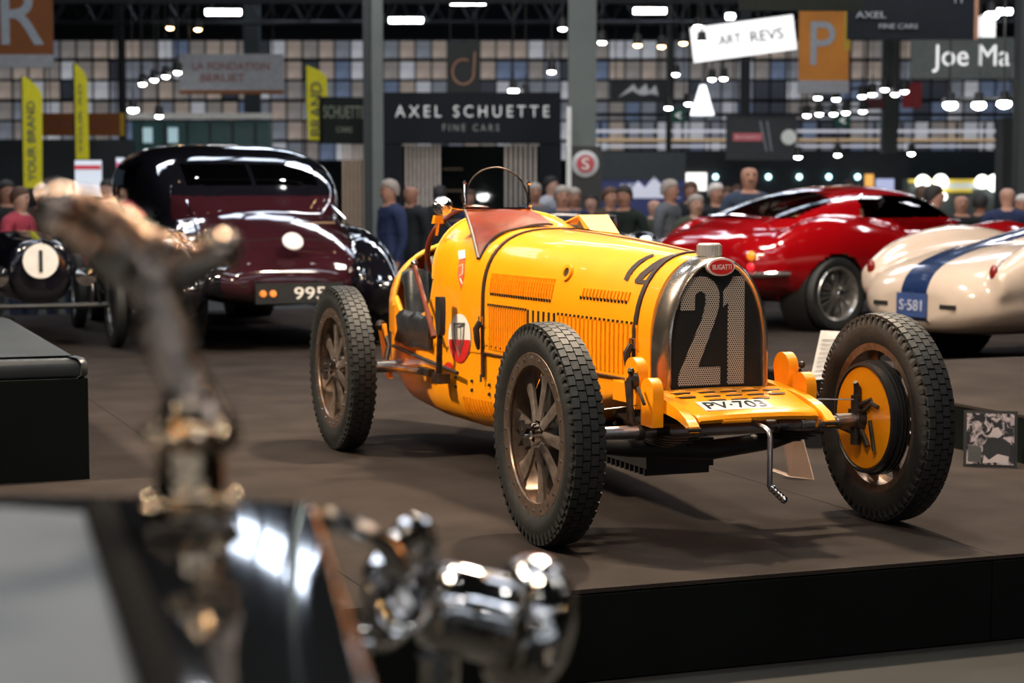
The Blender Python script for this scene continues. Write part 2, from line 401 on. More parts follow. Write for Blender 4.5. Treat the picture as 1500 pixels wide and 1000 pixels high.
HC = honey('bright_honeycomb', (.01, .012, .012), (.62, .58, .52), 125)
gx = lambda px: (px-1053)*.00253+.0   # number drawn on the grille plane, metres from its centre
gz = lambda py: .49+(566-py)*.00232
def dig(poly, name='grille_number'):
    return MB().prism([(gx(x), gz(y)) for x, y in poly], lambda a, b, h_: (a, h_, b), .041, .046).build(name, HC, car)
two = [(1000, 458), (1000, 438)]+[(1029+28*math.cos(t), 438-29*math.sin(t)) for t in [PI-PI*k/12 for k in range(13)]]
two += [(1056, 455), (1050, 475), (1026, 540), (1059, 540), (1059, 566), (998, 566), (998, 552), (1006, 532), (1032, 470), (1037, 448)]
two += [(1029+8*math.cos(t), 440-9*math.sin(t)) for t in [PI*k/6 for k in range(7)]]+[(1021, 458)]
dig(two)
dig([(1063, 432), (1063, 454), (1070, 446), (1070, 566), (1094, 566), (1094, 410), (1078, 410)])
# badge and filler cap
m = MB(); m.prism([(.050*math.cos(t)+.0, .030*math.sin(t)+.885) for t in [2*PI*k/28 for k in range(28)]], lambda a, b, h_: (a, h_, b), .010, .03); bd = m.build('radiator_badge', mat('badge_pearl', (.8, .74, .7), .3), car)
m = MB(); m.prism([(.044*math.cos(t), .024*math.sin(t)+.885) for t in [2*PI*k/28 for k in range(28)]], lambda a, b, h_: (a, h_, b), .006, .011); m.build('badge_field', RED, bd)
text('BUGATTI', .070, .017, WHT, bd, (0, .0055, .885), depth=.001)
m = MB(); m.lathe([(.0, 0), (.040, 0), (.040, .038), (.036, .043), (0, .043)], (0, .10, .918), (0, 0, 1), 28)
for k in range(28):
    t = 2*PI*k/28; m.tube([(.040*math.cos(t), .10+.040*math.sin(t), .921), (.040*math.cos(t), .10+.040*math.sin(t), .954)], .0028, 5)
m.build('filler_cap', mat('satin_nickel', (.72, .68, .63), .38, .7), car)
# apron with louvers and painted plate
ap = MB(); prof = [(.035, .478), (-.02, .474), (-.12, .452), (-.20, .438), (-.235, .432), (-.256, .424), (-.264, .412), (-.256, .401), (-.24, .398)]
def apw(y): return .235-.0*y if y > -.1 else .235+(y+.1)*.12
ap.rings([[(-apw(y), y, z-.028), (-apw(y), y, z-.004), (-apw(y)+.006, y, z), (-.1, y, z+.004), (0, y, z+.005), (.1, y, z+.004), (apw(y)-.006, y, z), (apw(y), y, z-.004), (apw(y), y, z-.028)] for y, z in prof], closed=False)
apo = ap.build('apron', YEL, car)
def apz(y):
    for (a, za), (b, zb_) in zip(prof, prof[1:]):
        if b <= y <= a: return za+(zb_-za)*(a-y)/(a-b)
    return .42
for j, x in enumerate((-.165, -.075, .005, .085, .165)):
    for k, y in enumerate((-.025, -.065, -.105)):
        if k == 2 and j in (0, 4): continue
        m = MB(); rs = []
        for i in range(7):
            t = i/6; xx = x-.036+.072*t; hgt = .007*math.sin(PI*min(max(t, .04), .96)); dp = .010*math.sin(PI*min(max(t, .1), .9))
            rs.append([(xx, y+.006, apz(y+.006)+.0045), (xx, y, apz(y)+.005+hgt), (xx, y-dp, apz(y-dp)+.006), (xx, y-dp, apz(y-dp)+.003)])
        m.rings(rs); m.build('louver', YEL, apo, angle=60)
        MB().box((x, y-.012, apz(y-.012)+.0055), (.058, .009, .002), Matrix.Rotation(.22, 3, 'X')).build('louver_mouth', BLK, apo)
sl = math.atan2(.452-.424, .118)
pl = MB().box((-.045, -.182, apz(-.182)+.007), (.245, .082, .003), Matrix.Rotation(sl, 3, 'X')).build('number_plate', WHT, car)
text('PV·703', .215, .058, BLK, pl, (-.045, -.183, apz(-.183)+.0095), rx=sl, depth=.001)
# chassis horns
for s_ in (-1, 1):
    m = MB(); cl = [(.3, .46), (.1, .457), (-.02, .450), (-.12, .442), (-.20, .428), (-.26, .408), (-.292, .388)]
    m.rings([[(s_*(.228-.0*i), y, z+.032-.0035*i), (s_*(.262), y, z+.032-.0035*i), (s_*(.262), y, z-.035+.0045*i), (s_*(.228), y, z-.035+.0045*i)] for i, (y, z) in enumerate(cl)])
    m.build('chassis_horn', YEL, car, angle=25)
    MB().tube([(s_*.222, -.287, .388), (s_*.268, -.287, .388)], .008, 10).build('shackle_bolt', GRIME, car); MB().tube([(s_*.285, -.06, .43), (s_*.23, -.06, .43)], .011, 8).build('shackle_bolt', GRIME, car)
    # leaf spring
    m = MB()
    for k in range(5):
        L_ = .30-.05*k; m.rings([[(s_*.225+dx, y, .335+.028*(y/.3)**2*1.2-.008*k+dz) for dx, dz in ((-.02, 0), (.02, 0), (.02, .006), (-.02, .006))] for y in [-L_+2*L_*i/8 for i in range(9)]])
    m.build('leaf_spring', GRIME, car)
    # friction dampers: yellow round-topped plates either side of dark hub
    def plate(cy, cz, r, zlow, x0, x1, wl=.03):
        p = [(cy+r*math.cos(t), cz+r*math.sin(t)) for t in [PI*k/14 for k in range(15)]]+[(cy-wl, zlow), (cy+wl, zlow)]
        return MB().prism(p, lambda a, b, h_: (h_, a, b), x0, x1)
    d1 = plate(.07, .535, .055, .42, s_*.262, s_*.298).build('damper_plate', YEL, car)
    d2 = plate(-.055, .485, .048, .375, s_*.262, s_*.300, .045).build('damper_plate', YEL, car)
    m = MB(); m.lathe([(0, 0), (.012, 0), (.014, .012), (.028, .014), (.028, .03), (.0, .032)][::-1], (s_*.33, .03 if s_ < 0 else .045, .515 if s_ < 0 else .51), (-s_, 0, 0), 14)
    m.build('damper_hub', GRIME, car)
    m = MB(); m.tube([(s_*.325, .03, .515), (s_*.33, .01, .44), (s_*.33, 0, .38)], [.016, .012, .014], 8)
    m.tube([(s_*.32, -.03, .50), (s_*.32, -.08, .45)], .006, 6); m.sphere((s_*.318, .03, .548), .013, 8)
    m.build('damper_arm', GRIME, car)
# axle, tie rod, lower beam, sump
m = MB(); m.tube([(-.56, 0, .355), (-.45, 0, .352), (-.3, 0, .350), (-.1, 0, .349), (.1, 0, .349), (.3, 0, .350), (.45, 0, .352), (.56, 0, .355)], [.018, .021, .024, .024, .024, .024, .021, .018], 14)
m.build('front_axle', STEEL, car, angle=60)
for s_ in (-1, 1):
    for r_, w_, x_, z_ in ((.030, .022, .225, .350), (.028, .010, .30, .35), (.026, .035, .47, .353)): MB().lathe([(r_, -w_), (r_, w_)], (s_*x_, 0, z_), (1, 0, 0), 16, cap=True).build('axle_collar', GRIME if s_ < 0 else STEEL, car)
    m = MB(); m.tube([(s_*.515, 0, .27), (s_*.515, 0, .44)], .018, 10); m.tube([(s_*.515, 0, .31), (s_*.50, .14, .33)], .011, 8); m.tube([(s_*.515, 0, .40), (s_*.54, -.06, .43), (s_*.55, -.10, .39)], .009, 8)
    m.box((s_*.53, .0, .36), (.05, .07, .06)); m.build('steering_knuckle', GRIME, car)
m = MB(); m.tube([(-.5, .14, .33), (.5, .14, .33)], .010, 8); m.build('tie_rod', GRIME, car)
m = MB(); m.tube([(-.52, .10, .31), (-.3, .10, .285), (0, .10, .262), (.25, .10, .285), (.44, .10, .325)], [.022, .03, .034, .03, .016], 10); m.build('lower_beam', BLK, car, angle=60)
m = MB(); m.tube([(-.51, .02, .42), (-.40, .10, .43), (-.33, .25, .435), (-.30, .9, .45)], .009, 8); m.build('drag_link', GRIME, car)
for s_ in (-1, 1): MB().tube([(s_*.30, .02, .435), (s_*.52, -.01, .425)], .0025, 5).build('brake_cable', STEEL, car)
m = MB(); m.box((0, .62, .225), (.26, .62, .10))
for k in range(15): m.box((0, .34+.04*k, .165), (.25, .012, .035))
m.build('sump', BLK, car)
for a_ in (((0, .35, .36), (.30, .4, .05)), ((0, 1.1, .26), (.45, .5, .10))): MB().box(*a_).build('undertray', BLK, car)
# crank handle
m = MB(); m.tube([(0, -.20, .395), (0, -.30, .385), (0, -.325, .378), (.0, -.335, .36), (.0, -.335, .20)], .009, 10)
m.build('starting_crank', STEEL, car, angle=60)
m = MB()
for k in range(5): m.lathe([(.006, 0), (.0125, .006), (.0125, .014), (.006, .02)], (.004+.0, -.335-.019*k, .200-.006*k), (0, -1, -.3), 10)
m.build('crank_grip', CHROME, car)
# dumb-iron tube fairing
m = MB(); m.tube([(-.13, -.258, .408), (-.03, -.258, .408)], .008, 8); m.build('apron_lip', YEL, car)
# windscreen
ws = Vector((-.125, 1.79, 1.062)); tl = Matrix.Rotation(-.12, 3, 'X')
def wsp(a, b, h_): return ws+tl @ Vector((a, h_, b))
po_ = [(-.135, 0), (.135, 0), (.135, .045)]+[(.135*math.cos(t), .045+.125*math.sin(t)) for t in [PI*k/20 for k in range(1, 20)]]+[(-.135, .045)]
wo = MB().prism(po_, wsp, 0, .004).build('windscreen', glass('clear_glass', (.93, .95, .95), .90), car)
MB().tube([wsp(a, b, .002) for a, b in po_], .0035, 6, closed=True).build('windscreen_frame', GRIME, wo)
for s_ in (-1, 1):
    m = MB(); m.tube([wsp(s_*.142, -.02, 0), wsp(s_*.142, .10, 0)], .006, 8); m.sphere(wsp(s_*.142, .104, 0), .010, 8); m.sphere(wsp(s_*.142, .012, 0), .012, 8); m.build('windscreen_post', CHROME, wo)
MB().tube([wsp(-.15, -.004, -.004), wsp(.15, -.004, -.004)], .006, 8).build('windscreen_rail', CHROME, wo)
# brown leather scuttle in front of the screen
m = MB(); rs = []
for i in range(9):
    t = i/8; row = []
    for j in range(15):
        u = j/14
        xb = -.30+.34*u; yb = 1.53+.06*u
        w_, zt, zs, e = lerp(ST, yb); zb2 = zs+(zt-zs)*max(0, 1-(abs(xb)/w_)**e)**(1/e)+.008
        xt = -.268+.287*u; P = Vector((xb, yb, zb2)).lerp(Vector((xt, 1.785, 1.056)), t); P.z += .012*math.sin(PI*t)+.004*math.sin(9*u+3*t); row.append(P)
    rs.append(row)
m.rings(rs, closed=False); lp = m.build('leather_scuttle', BRN, car)
MB().tube([p+Vector((0, -.002, .001)) for p in rs[0]], .005, 6).build('scuttle_piping', STRAPM, lp)
# dark gap strip at left of the leather
MB().tube([r[0]+Vector((-.006, 0, 0)) for r in rs], .007, 6).build('scuttle_edge', STRAPM, lp)
# mirror
mc = Vector((-.372, 1.77, 1.072))
m = MB(); m.lathe([(0, -.032), (.022, -.026), (.037, -.010), (.041, .006), (.041, .012), (0, .012)], mc, (.15, 1, .0), 20); m.build('mirror', mat('hammered_chrome', (.75, .77, .78), .12, 1, bump=1.0, bscale=60), car)
m = MB(); m.tube([mc, (-.29, 1.79, 1.062), (-.26, 1.79, 1.062)], .006, 8); m.build('mirror_arm', CHROME, car)
m = MB(); m.prism([(-.022, -.014), (.022, -.014), (.018, .018), (-.014, .02)], lambda a, b, h_: (mc.x+.02+a, mc.y+.12+h_, mc.z-.06+b), -.01, .02); m.tube([mc+Vector((.02, .12, -.07)), (-.345, 1.93, .95)], .006, 6); m.build('mirror_reflection', YEL, car)  # yellow piece modelled in place of a reflection below the mirror
# steering wheel
sw = Vector((-.135, 2.11, .885)); sR = Matrix.Rotation(.38, 3, 'X')
m = MB(); m.tube([sw+sR @ Vector((.19*math.cos(t), 0, .19*math.sin(t))) for t in [2*PI*k/40 for k in range(40)]], .0125, 8, closed=True)
wh = m.build('steering_wheel', WOODB, car)
m = MB()
for k in range(4):
    t = PI/4+PI/2*k; m.tube([sw, sw+sR @ Vector((.18*math.cos(t), 0, .18*math.sin(t)))], .007, 6)
m.sphere(sw, .03, 10); m.tube([sw, sw+Vector((0, -.3, -.16))], .013, 8); m.build('wheel_spokes', STEEL, wh)
# yellow scoop on the left of the cowl
m = MB(); 
for a, b, c_, d_ in (((.17, 1.50, .975), (.30, 1.50, .96), (.30, 1.62, 1.035), (.17, 1.62, 1.035)), ((.17, 1.62, 1.035), (.30, 1.62, 1.035), (.33, 1.86, .99), (.20, 1.86, 1.0)), ((.17, 1.50, .975), (.17, 1.62, 1.035), (.17, 1.625, 1.03), (.175, 1.55, .97))):
    q = [Vector(p) for p in (a, b, c_, d_)]; m.rings([[p for p in q], [p-Vector((0, 0, .006)) for p in q]])
m.build('cowl_scoop', YEL, car, angle=20)
m = MB(); m.prism([(1.52, .97), (1.62, 1.028), (1.66, .98)], lambda a, b, h_: (h_, a, b), .176, .29); m.build('scoop_mouth', BLK, car)
# levers
m = MB(); m.tube([(-.395, 1.76, .20+.17), (-.40, 1.73, .55)], [.014, .012], 8); hb = m.build('handbrake_lever', GRIME, car)
m = MB(); rs = []
for z, hw in ((.545, .013), (.56, .024), (.64, .030), (.69, .030), (.703, .022)): rs.append([(-.413, 1.72-hw, z), (-.413, 1.72+hw, z), (-.388, 1.72+hw, z), (-.388, 1.72-hw, z)])
m.rings(rs); m.build('lever_grip', LEA, hb)
m = MB(); m.tube([(-.375, 2.14, .815), (-.385, 1.98, .68), (-.395, 1.82, .53)], [.010, .011, .012], 8); m.build('outside_lever', WOODB, car)
MB().sphere((-.374, 2.143, .822), .017, 10).build('lever_knob', CHROME, car)
m = MB(); m.tube([(-.36, 2.5, .44), (-.37, 1.6, .40)], .008, 6); m.box((-.385, 1.76, .365), (.05, .09, .04)); m.box((-.37, 2.0, .37), (.03, .14, .03)); m.build('brake_linkage', GRIME, car)
# rear axle and radius arms
m = MB(); m.tube([(-.56, 2.4, .36), (.56, 2.4, .36)], .028, 12); m.tube([(-.46, 2.4, .36), (-.40, 2.0, .37)], .013, 8); m.tube([(.46, 2.4, .36), (.40, 2.0, .37)], .013, 8); m.sphere((0, 2.4, .36), .12, 14); m.build('rear_axle', STEEL, car)
for s_ in (-1, 1):
    m = MB(); m.prism([(2.42, .30), (2.48, .30), (2.60, .52), (2.52, .54)], lambda a, b, h_: (h_, a, b), s_*.385, s_*.40); m.build('rear_bracket', YEL, car)
    m = MB(); m.tube([(s_*.39, 2.56, .54), (s_*.39, 2.47, .44), (s_*.42, 2.43, .36)], .012, 8); m.sphere((s_*.40, 2.56, .53), .025, 8); m.build('rear_damper', GRIME, car)

# ---- wheel (axis X, outer face +X)
def grand_prix_wheel(parent):
    m = MB(); m.lathe([(.262, -.046), (.268, -.046), (.262, -.040), (.238, -.036), (.236, .036), (.262, .040), (.268, .046), (.262, .050), (.222, .049), (.220, .043), (.232, .030), (.232, -.040), (.262, -.046)], (0, 0, 0), (1, 0, 0), 56)
    wl = m.build('wheel', RIMM, parent)
    m = MB(); prof_ = [(.250, -.040), (.262, -.049), (.285, -.056), (.310, -.058), (.332, -.054), (.346, -.044), (.350, -.02), (.350, .02), (.346, .044), (.332, .054), (.310, .058), (.300, .0605), (.285, .056), (.262, .049), (.250, .040)]
    m.lathe(prof_, (0, 0, 0), (1, 0, 0), 72)
    m.build('tyre', RUB, wl, angle=50)
    m = MB(); n = 62
    for i in range(n):
        for j, (x0, x1) in enumerate(((-.049, -.028), (-.026, -.0015), (.0015, .026), (.028, .049))):
            t0 = 2*PI*(i+(j % 2)*.5)/n; t1 = t0+2*PI/n*.84; r0 = .343; vs = []
            ro = .3595 if j in (1, 2) else None
            for t in (t0, t1):
                for x in (x0, x1):
                    r1 = .3595-.35*max(0, abs(x)-.026)**1.0*.5 if abs(x) > .027 else .3595
                    vs += [(x, r0*math.cos(t), r0*math.sin(t)), (x, r1*math.cos(t), r1*math.sin(t))]
            m.add(vs, [(0, 1, 3, 2), (4, 6, 7, 5), (0, 4, 5, 1), (2, 3, 7, 6), (1, 5, 7, 3)])
        for sx in (-1, 1):
            t = 2*PI*(i+.4)/n; c, s_ = math.cos(t), math.sin(t)
            m.box((sx*.0525, .333*c, .333*s_), (.008, .014, .026), Matrix.Rotation(t-PI/2, 3, 'X'))
    stuff(m.build('tread_blocks', RUB, wl, angle=20))
    for k in range(8):
        m = MB(); t = 2*PI*(k+.5)/8; R3 = Matrix.Rotation(t, 3, 'X'); rs = []
        for r, hw, x in ((.045, .018, .030), (.09, .017, .022), (.15, .021, .014), (.20, .027, .012), (.234, .036, .016)):
            rs.append([R3 @ Vector((x+dx, dy, r)) for dx, dy in ((-.007, -hw), (.003, -hw), (.008, 0), (.003, hw), (-.007, hw), (-.010, 0))])
        m.rings(rs); m.build('spoke', ALLOY, wl, angle=30)
    m = MB()
    for k in range(24):
        t = 2*PI*k/24; m.sphere((.050, .245*math.cos(t), .245*math.sin(t)), .006, 6)
    stuff(m.build('rim_bolts', STEEL, wl))
    m = MB(); m.lathe([(.0, .085), (.02, .085), (.024, .06), (.036, .055), (.038, .035), (.055, .030), (.058, .0), (.058, -.04), (0, -.04)], (0, 0, 0), (1, 0, 0), 6 if 0 else 20); m.build('hub', CHROME, wl)
    m = MB()
    for sx in (0, PI/2): m.box((.078, 0, 0), (.018, .10, .018), Matrix.Rotation(sx+.4, 3, 'X'))
    m.build('hub_wing_nut', GRIME, wl)
    m = MB(); m.lathe([(.0, -.010), (.17, -.010), (.185, -.014), (.185, -.06), (.190, -.064), (.190, -.085), (.180, -.088), (.175, -.075)], (0, 0, 0), (1, 0, 0), 40)
    for x in (-.025, -.038, -.051): m.lathe([(.18, x-.003), (.198, x-.003), (.198, x+.003), (.18, x+.003)], (0, 0, 0), (1, 0, 0), 40)
    m.build('brake_drum', BLK, wl)
    m = MB(); m.lathe([(.030, -.094), (.12, -.088), (.172, -.084), (.180, -.076), (.17, -.074)], (0, 0, 0), (1, 0, 0), 40); m.build('brake_backplate', YEL, wl)
    m = MB(); m.lathe([(0, -.12), (.035, -.12), (.045, -.09), (.045, -.08)], (0, 0, 0), (1, 0, 0), 14); m.tube([(-.105, 0, .0), (-.10, .01, .10), (-.115, .0, .125)], [.02, .014, .008], 8)
    m.tube([(-.11, 0, 0), (-.10, -.08, .06), (-.10, -.12, .05)], .008, 8); m.tube([(-.11, 0, 0), (-.10, -.06, -.09)], .010, 8); m.tube([(-.10, -.07, .0), (-.10, -.10, -.10)], .007, 8)
    m.build('backplate_arms', GRIME, wl)
    return wl
w0 = grand_prix_wheel(car); TR = .626
w0.location = (TR, 0, .36); w0.rotation_euler = (0, 0, 0)
for (x, y, rz, rx) in ((-TR, 0, PI, .3), (TR, 2.4, 0, .5), (-TR, 2.4, PI, -.1)):
    c = copy_tree(w0, car); c.location = (x, y, .36); c.rotation_euler = (rx, 0, rz)
#PART2
# ---------------------------------------------------------------- other cars
def sring(y, w_, zb, zt, e=2.4, x0=0, n=28):
    zm, hh = (zb+zt)/2, (zt-zb)/2
    return [(x0+w_*math.copysign(abs(math.cos(t))**(2/e), math.cos(t)), y, zm+hh*math.copysign(abs(math.sin(t))**(2/e), math.sin(t))) for t in [2*PI*k/n for k in range(n)]]
def smooth_tab(tab, k=4):       # Catmull-Rom through the rows
    out = []; n = len(tab)
    for i in range(n-1):
        p0, p1, p2, p3 = tab[max(i-1, 0)], tab[i], tab[i+1], tab[min(i+2, n-1)]
        for j in range(k):
            t = j/k
            out.append(tuple(.5*((2*b)+(c-a)*t+(2*a-5*b+4*c-d_)*t*t+(3*b-a-3*c+d_)*t**3) for a, b, c, d_ in zip(p0, p1, p2, p3)))
    out.append(tab[-1]); return out
def blend(lofts, voxel=.028, it=6, fac=.5):
    m = MB()
    for tab, e, x0s in lofts:
        for x0 in x0s:
            m.rings([sring(y, max(w_, .01), zb, max(zt, zb+.01), e, x0) for y, w_, zb, zt in smooth_tab(tab)])
    me = bpy.data.meshes.new('b'); me.from_pydata(m.v, [], m.f)
    bm = bmesh.new(); bm.from_mesh(me); bmesh.ops.recalc_face_normals(bm, faces=bm.faces); bm.to_mesh(me); bm.free()
    o = bpy.data.objects.new('b', me); COL.objects.link(o)
    r = o.modifiers.new('r', 'REMESH'); r.mode = 'VOXEL'; r.voxel_size = voxel; r.use_smooth_shade = True
    s_ = o.modifiers.new('s', 'SMOOTH'); s_.factor = fac; s_.iterations = it
    dg = bpy.context.evaluated_depsgraph_get(); out = bpy.data.meshes.new_from_object(o.evaluated_get(dg))
    bpy.data.objects.remove(o); return out
def shell(me, mats, pick, parent, glass_m=None, name='body', arches=()):
    """pick(c, n) -> material index, -1 to cut away, -2 to give the face to the glass part"""
    bm = bmesh.new(); bm.from_mesh(me); bm.normal_update()
    g = bm.copy(); kill = []; kg = []
    for f in bm.faces:
        c, n = f.calc_center_median(), f.normal; k = pick(c, n)
        for ya, za, ra in arches:
            if abs(c.x) > .42 and (c.y-ya)**2+(c.z-za)**2 < ra*ra: k = -1
        if k < 0: kill.append(f)
        else: f.material_index = k; f.smooth = True
    bmesh.ops.delete(bm, geom=kill, context='FACES')
    a = bpy.data.meshes.new(name); bm.to_mesh(a); bm.free()
    for x in mats: a.materials.append(x)
    o = bpy.data.objects.new(name, a); COL.objects.link(o); o.parent = parent
    if glass_m:
        g.faces.ensure_lookup_table(); g.normal_update()
        for f in g.faces:
            f.smooth = True; f.material_index = 0
            if pick(f.calc_center_median(), f.normal) != -2: kg.append(f)
        bmesh.ops.delete(g, geom=kg, context='FACES'); b = bpy.data.meshes.new('window_glass'); g.to_mesh(b); b.materials.append(glass_m)
        isl = bmesh.new(); isl.from_mesh(b); n0 = 0; lab = isl.faces.layers.int.new('k'); left = set(isl.faces)
        while left:
            st_ = [left.pop()]
            while st_:
                f = st_.pop(); f[lab] = n0
                for e in f.edges:
                    for f2 in e.link_faces:
                        if f2 in left: left.discard(f2); st_.append(f2)
            n0 += 1
        for q in range(n0):
            c = isl.copy(); lb = c.faces.layers.int['k']; bmesh.ops.delete(c, geom=[f for f in c.faces if f[lb] != q], context='FACES')
            if len(c.faces) > 12:
                b2 = bpy.data.meshes.new('window_glass'); c.to_mesh(b2); b2.materials.append(glass_m); go = bpy.data.objects.new('window_glass', b2); COL.objects.link(go); go.parent = parent
            c.free()
        isl.free()
    g.free(); return o
SIL = mat('silver_wheel', (.55, .54, .52), .25, .9, noise=.1)
def road_wheel(parent, x, y, r, wd, side, wire=True, cap=CHROME, rimm=SIL):
    m = MB(); k = r/.33
    m.lathe([(.24*k, -wd*.42), (.27*k, -wd*.5), (.31*k, -wd*.48), (r, -wd*.3), (r, wd*.3), (.31*k, wd*.48), (.27*k, wd*.5), (.24*k, wd*.42), (.24*k, -wd*.42)], n=40, ax=(1, 0, 0))
    t = m.build('wheel', RUB, parent); t.location = (x, y, r); t.rotation_euler = (0, 0, 0 if side > 0 else PI)
    m = MB(); m.lathe([(.245*k, wd*.40), (.235*k, wd*.46), (.215*k, wd*.36), (.205*k, wd*.05), (.205*k, -wd*.3), (.24*k, -wd*.4)], n=40, ax=(1, 0, 0)); m.build('rim', rimm, t)
    m = MB()
    if wire:
        for q in range(36):
            a = 2*PI*q/36; b = a+(.35 if q % 2 else -.35); m.tube([(wd*.42, .035*k*math.cos(b), .035*k*math.sin(b)), (wd*(.0 if q % 3 else .2), .208*k*math.cos(a), .208*k*math.sin(a))], .0035, 4)
        stuff(m.build('wire_spokes', rimm, t))
    else:
        m.lathe([(.0, wd*.2), (.2*k, wd*.15), (.205*k, 0)], n=30, ax=(1, 0, 0)); m.build('wheel_disc', rimm, t)
    m = MB(); m.lathe([(0, wd*.62), (.03*k, wd*.6), (.04*k, wd*.45), (.05*k, wd*.2), (0, wd*.2)], n=16, ax=(1, 0, 0)); m.build('hub', cap, t)
    m = MB(); m.lathe([(0, -wd*.2), (.2*k, -wd*.2)], n=24, ax=(1, 0, 0)); m.build('brake_disc', BLK, t)
    return t
def well(parent, y, z, r, x0, x1):
    for s_ in (-1, 1): MB().lathe([(r, 0), (r, x1-x0), (0, x1-x0)][::-1], (s_*x1, y, z), (-s_, 0, 0), 28).build('wheel_well', BLK, parent)

# --- maroon and black fastback, seen from behind on the left
MAR = mat('maroon_paint', (.030, .007, .011), .08, coat=1, noise=.06, nscale=3); BLG = mat('gloss_black', (.005, .005, .008), .06, coat=1, noise=.1)
DGL = glass('dark_glass', (.25, .28, .3), .55)
fb = thing('vintage_coupe', 'maroon and black vintage fastback coupe seen from behind, with small split rear window', 'car', (.36, 7.25, 0), .0)
me = blend([
    ([(-.02, .40, .40, .56), (.08, .56, .34, .68), (.3, .64, .31, .82), (.6, .68, .30, .95), (1.0, .72, .30, 1.06), (1.5, .73, .30, 1.13), (3.2, .74, .30, 1.10), (3.6, .6, .3, 1.07), (4.5, .42, .35, 1.02), (4.65, .34, .4, .98)], 2.6, (0,)),
    ([(.70, .40, .8, .98), (.92, .60, .8, 1.13), (1.15, .69, .8, 1.29), (1.5, .73, .8, 1.42), (2.1, .75, .8, 1.49), (2.8, .74, .8, 1.47), (3.3, .68, .8, 1.34), (3.6, .62, .8, 1.05)], 3.4, (0,)),
    ([(-.12, .06, .40, .48), (.0, .13, .28, .60), (.3, .19, .20, .76), (.75, .22, .18, .86), (1.2, .22, .18, .84), (1.7, .20, .2, .68), (2.1, .14, .2, .44), (2.4, .08, .2, .32)], 2.1, (-.70, .70)),
    ([(2.6, .08, .2, .3), (3.0, .15, .2, .42), (3.4, .2, .25, .72), (3.9, .21, .3, .88), (4.3, .19, .36, .84), (4.55, .10, .46, .66)], 2.1, (-.66, .66))], .03, 5)
def pk(c, n):
    if 1.165 < c.z < 1.325 and c.y < 1.75 and .02 < abs(c.x) < .50 and n.y < -.1: return -2
    if 1.14 < c.z < 1.34 and 1.75 < c.y < 3.2 and abs(n.x) > .6 and not 2.35 < c.y < 2.45: return -2
    if c.z > 1.085 and c.y < 3.5: return 1
    if abs(c.x) > .42+.20*min(1, max(0, c.z-.35)/.6) : return 1
    return 0
shell(me, [MAR, BLG], pk, fb, DGL, arches=((.62, .35, .33), (3.9, .35, .36)))
well(fb, .62, .35, .34, .5, .86); well(fb, 3.9, .35, .36, .45, .80)
for s_ in (-1, 1): road_wheel(fb, s_*.74, .62, .35, .15, s_, True); road_wheel(fb, s_*.68, 3.9, .35, .15, s_, True)
pb = MB().box((.06, -.09, .42), (.62, .03, .14)).build('number_plate', BLK, fb); text('995', .22, .085, WHT, pb, (.13, -.108, .42), depth=.002, name='plate_number')
MB().lathe([(0, .012), (.07, .010), (.075, 0)], (.04, -.0, .775), (0, -.8, .6), 24).build('tail_emblem', mat('pale_enamel', (.7, .7, .72), .2), fb)
for x in (-.20, -.13): MB().lathe([(0, .02), (.022, .018), (.025, 0)], (x, -.105, .42), (0, -1, 0), 12).build('tail_lamp', mat('amber_lamp', (.8, .25, .05), .3, emit=.4), fb)
for s_ in (-1, 1):
    MB().tube([(s_*.30, -.03, .46), (s_*.46, .02, .55), (s_*.55, .16, .72), (s_*.56, .5, .92), (s_*.52, .9, 1.06)], .006, 6).build('chrome_bead', CHROME, fb)
MB().tube([(-.50, .11, .765), (0, .02, .80), (.50, .11, .765)], .004, 6).build('boot_seam', CHROME, fb)
MB().box((.26, .17, .90), (.26, .012, .012)).build('maker_script', mat('gold_script', (.7, .5, .3), .3, .8), fb)
MB().tube([(-.24, -.02, .50), (-.1, -.07, .47), (.1, -.07, .47), (.2, -.03, .50)], .008, 6).build('boot_handle', CHROME, fb)

# --- red grand tourer
REDP = mat('deep_red_paint', (.27, .002, .004), .12, coat=1, noise=.05, nscale=3)
CGL = glass('car_glass', (.85, .88, .88), .93)
gt = thing('grand_tourer', 'glossy red closed sports coupe with wire wheels, seen from its rear right', 'car', (3.86, 7.9, 0), 0)

me = blend([
    ([(0, .42, .42, .70), (.06, .60, .34, .80), (.25, .72, .27, .88), (.7, .80, .22, .93), (1.5, .81, .20, .90), (2.4, .81, .20, .86), (3.1, .80, .20, .84), (3.8, .70, .24, .74), (4.15, .45, .30, .60)], 2.7, (0,)),
    ([(.15, .40, .6, .86), (.55, .52, .6, 1.0), (1.0, .58, .6, 1.14), (1.45, .59, .6, 1.225), (1.9, .58, .6, 1.235), (2.3, .56, .6, 1.16), (2.65, .54, .6, .98), (2.9, .5, .6, .84)], 2.9, (0,)),
    ([(.25, .10, .4, .78), (.55, .17, .3, .93), (.9, .20, .3, .98), (1.3, .17, .3, .94), (1.8, .08, .3, .84)], 2.1, (-.63, .63)),
    ([(2.3, .08, .3, .82), (2.9, .17, .3, .90), (3.3, .19, .3, .91), (3.8, .14, .32, .78), (4.1, .06, .4, .6)], 2.1, (-.6, .6))], .026, 5)
def pk(c, n):
    if abs(c.x) < .47 and .955 < c.z < 1.19 and c.y < 1.35 and n.y < -.2: return -2
    if abs(c.x) < .47 and .93 < c.z < 1.17 and c.y > 2.1: return -2
    if abs(n.x) > .5 and .955 < c.z < 1.155 and 1.30+.9*(c.z-.95)*.3 < c.y < 2.55-.9*(c.z-.95) and abs(c.x) > .4: return -2
    return 0
shell(me, [REDP], pk, gt, CGL, arches=((.80, .31, .355), (3.2, .31, .355)))
well(gt, .80, .31, .355, .5, .78); well(gt, 3.2, .31, .355, .5, .76)
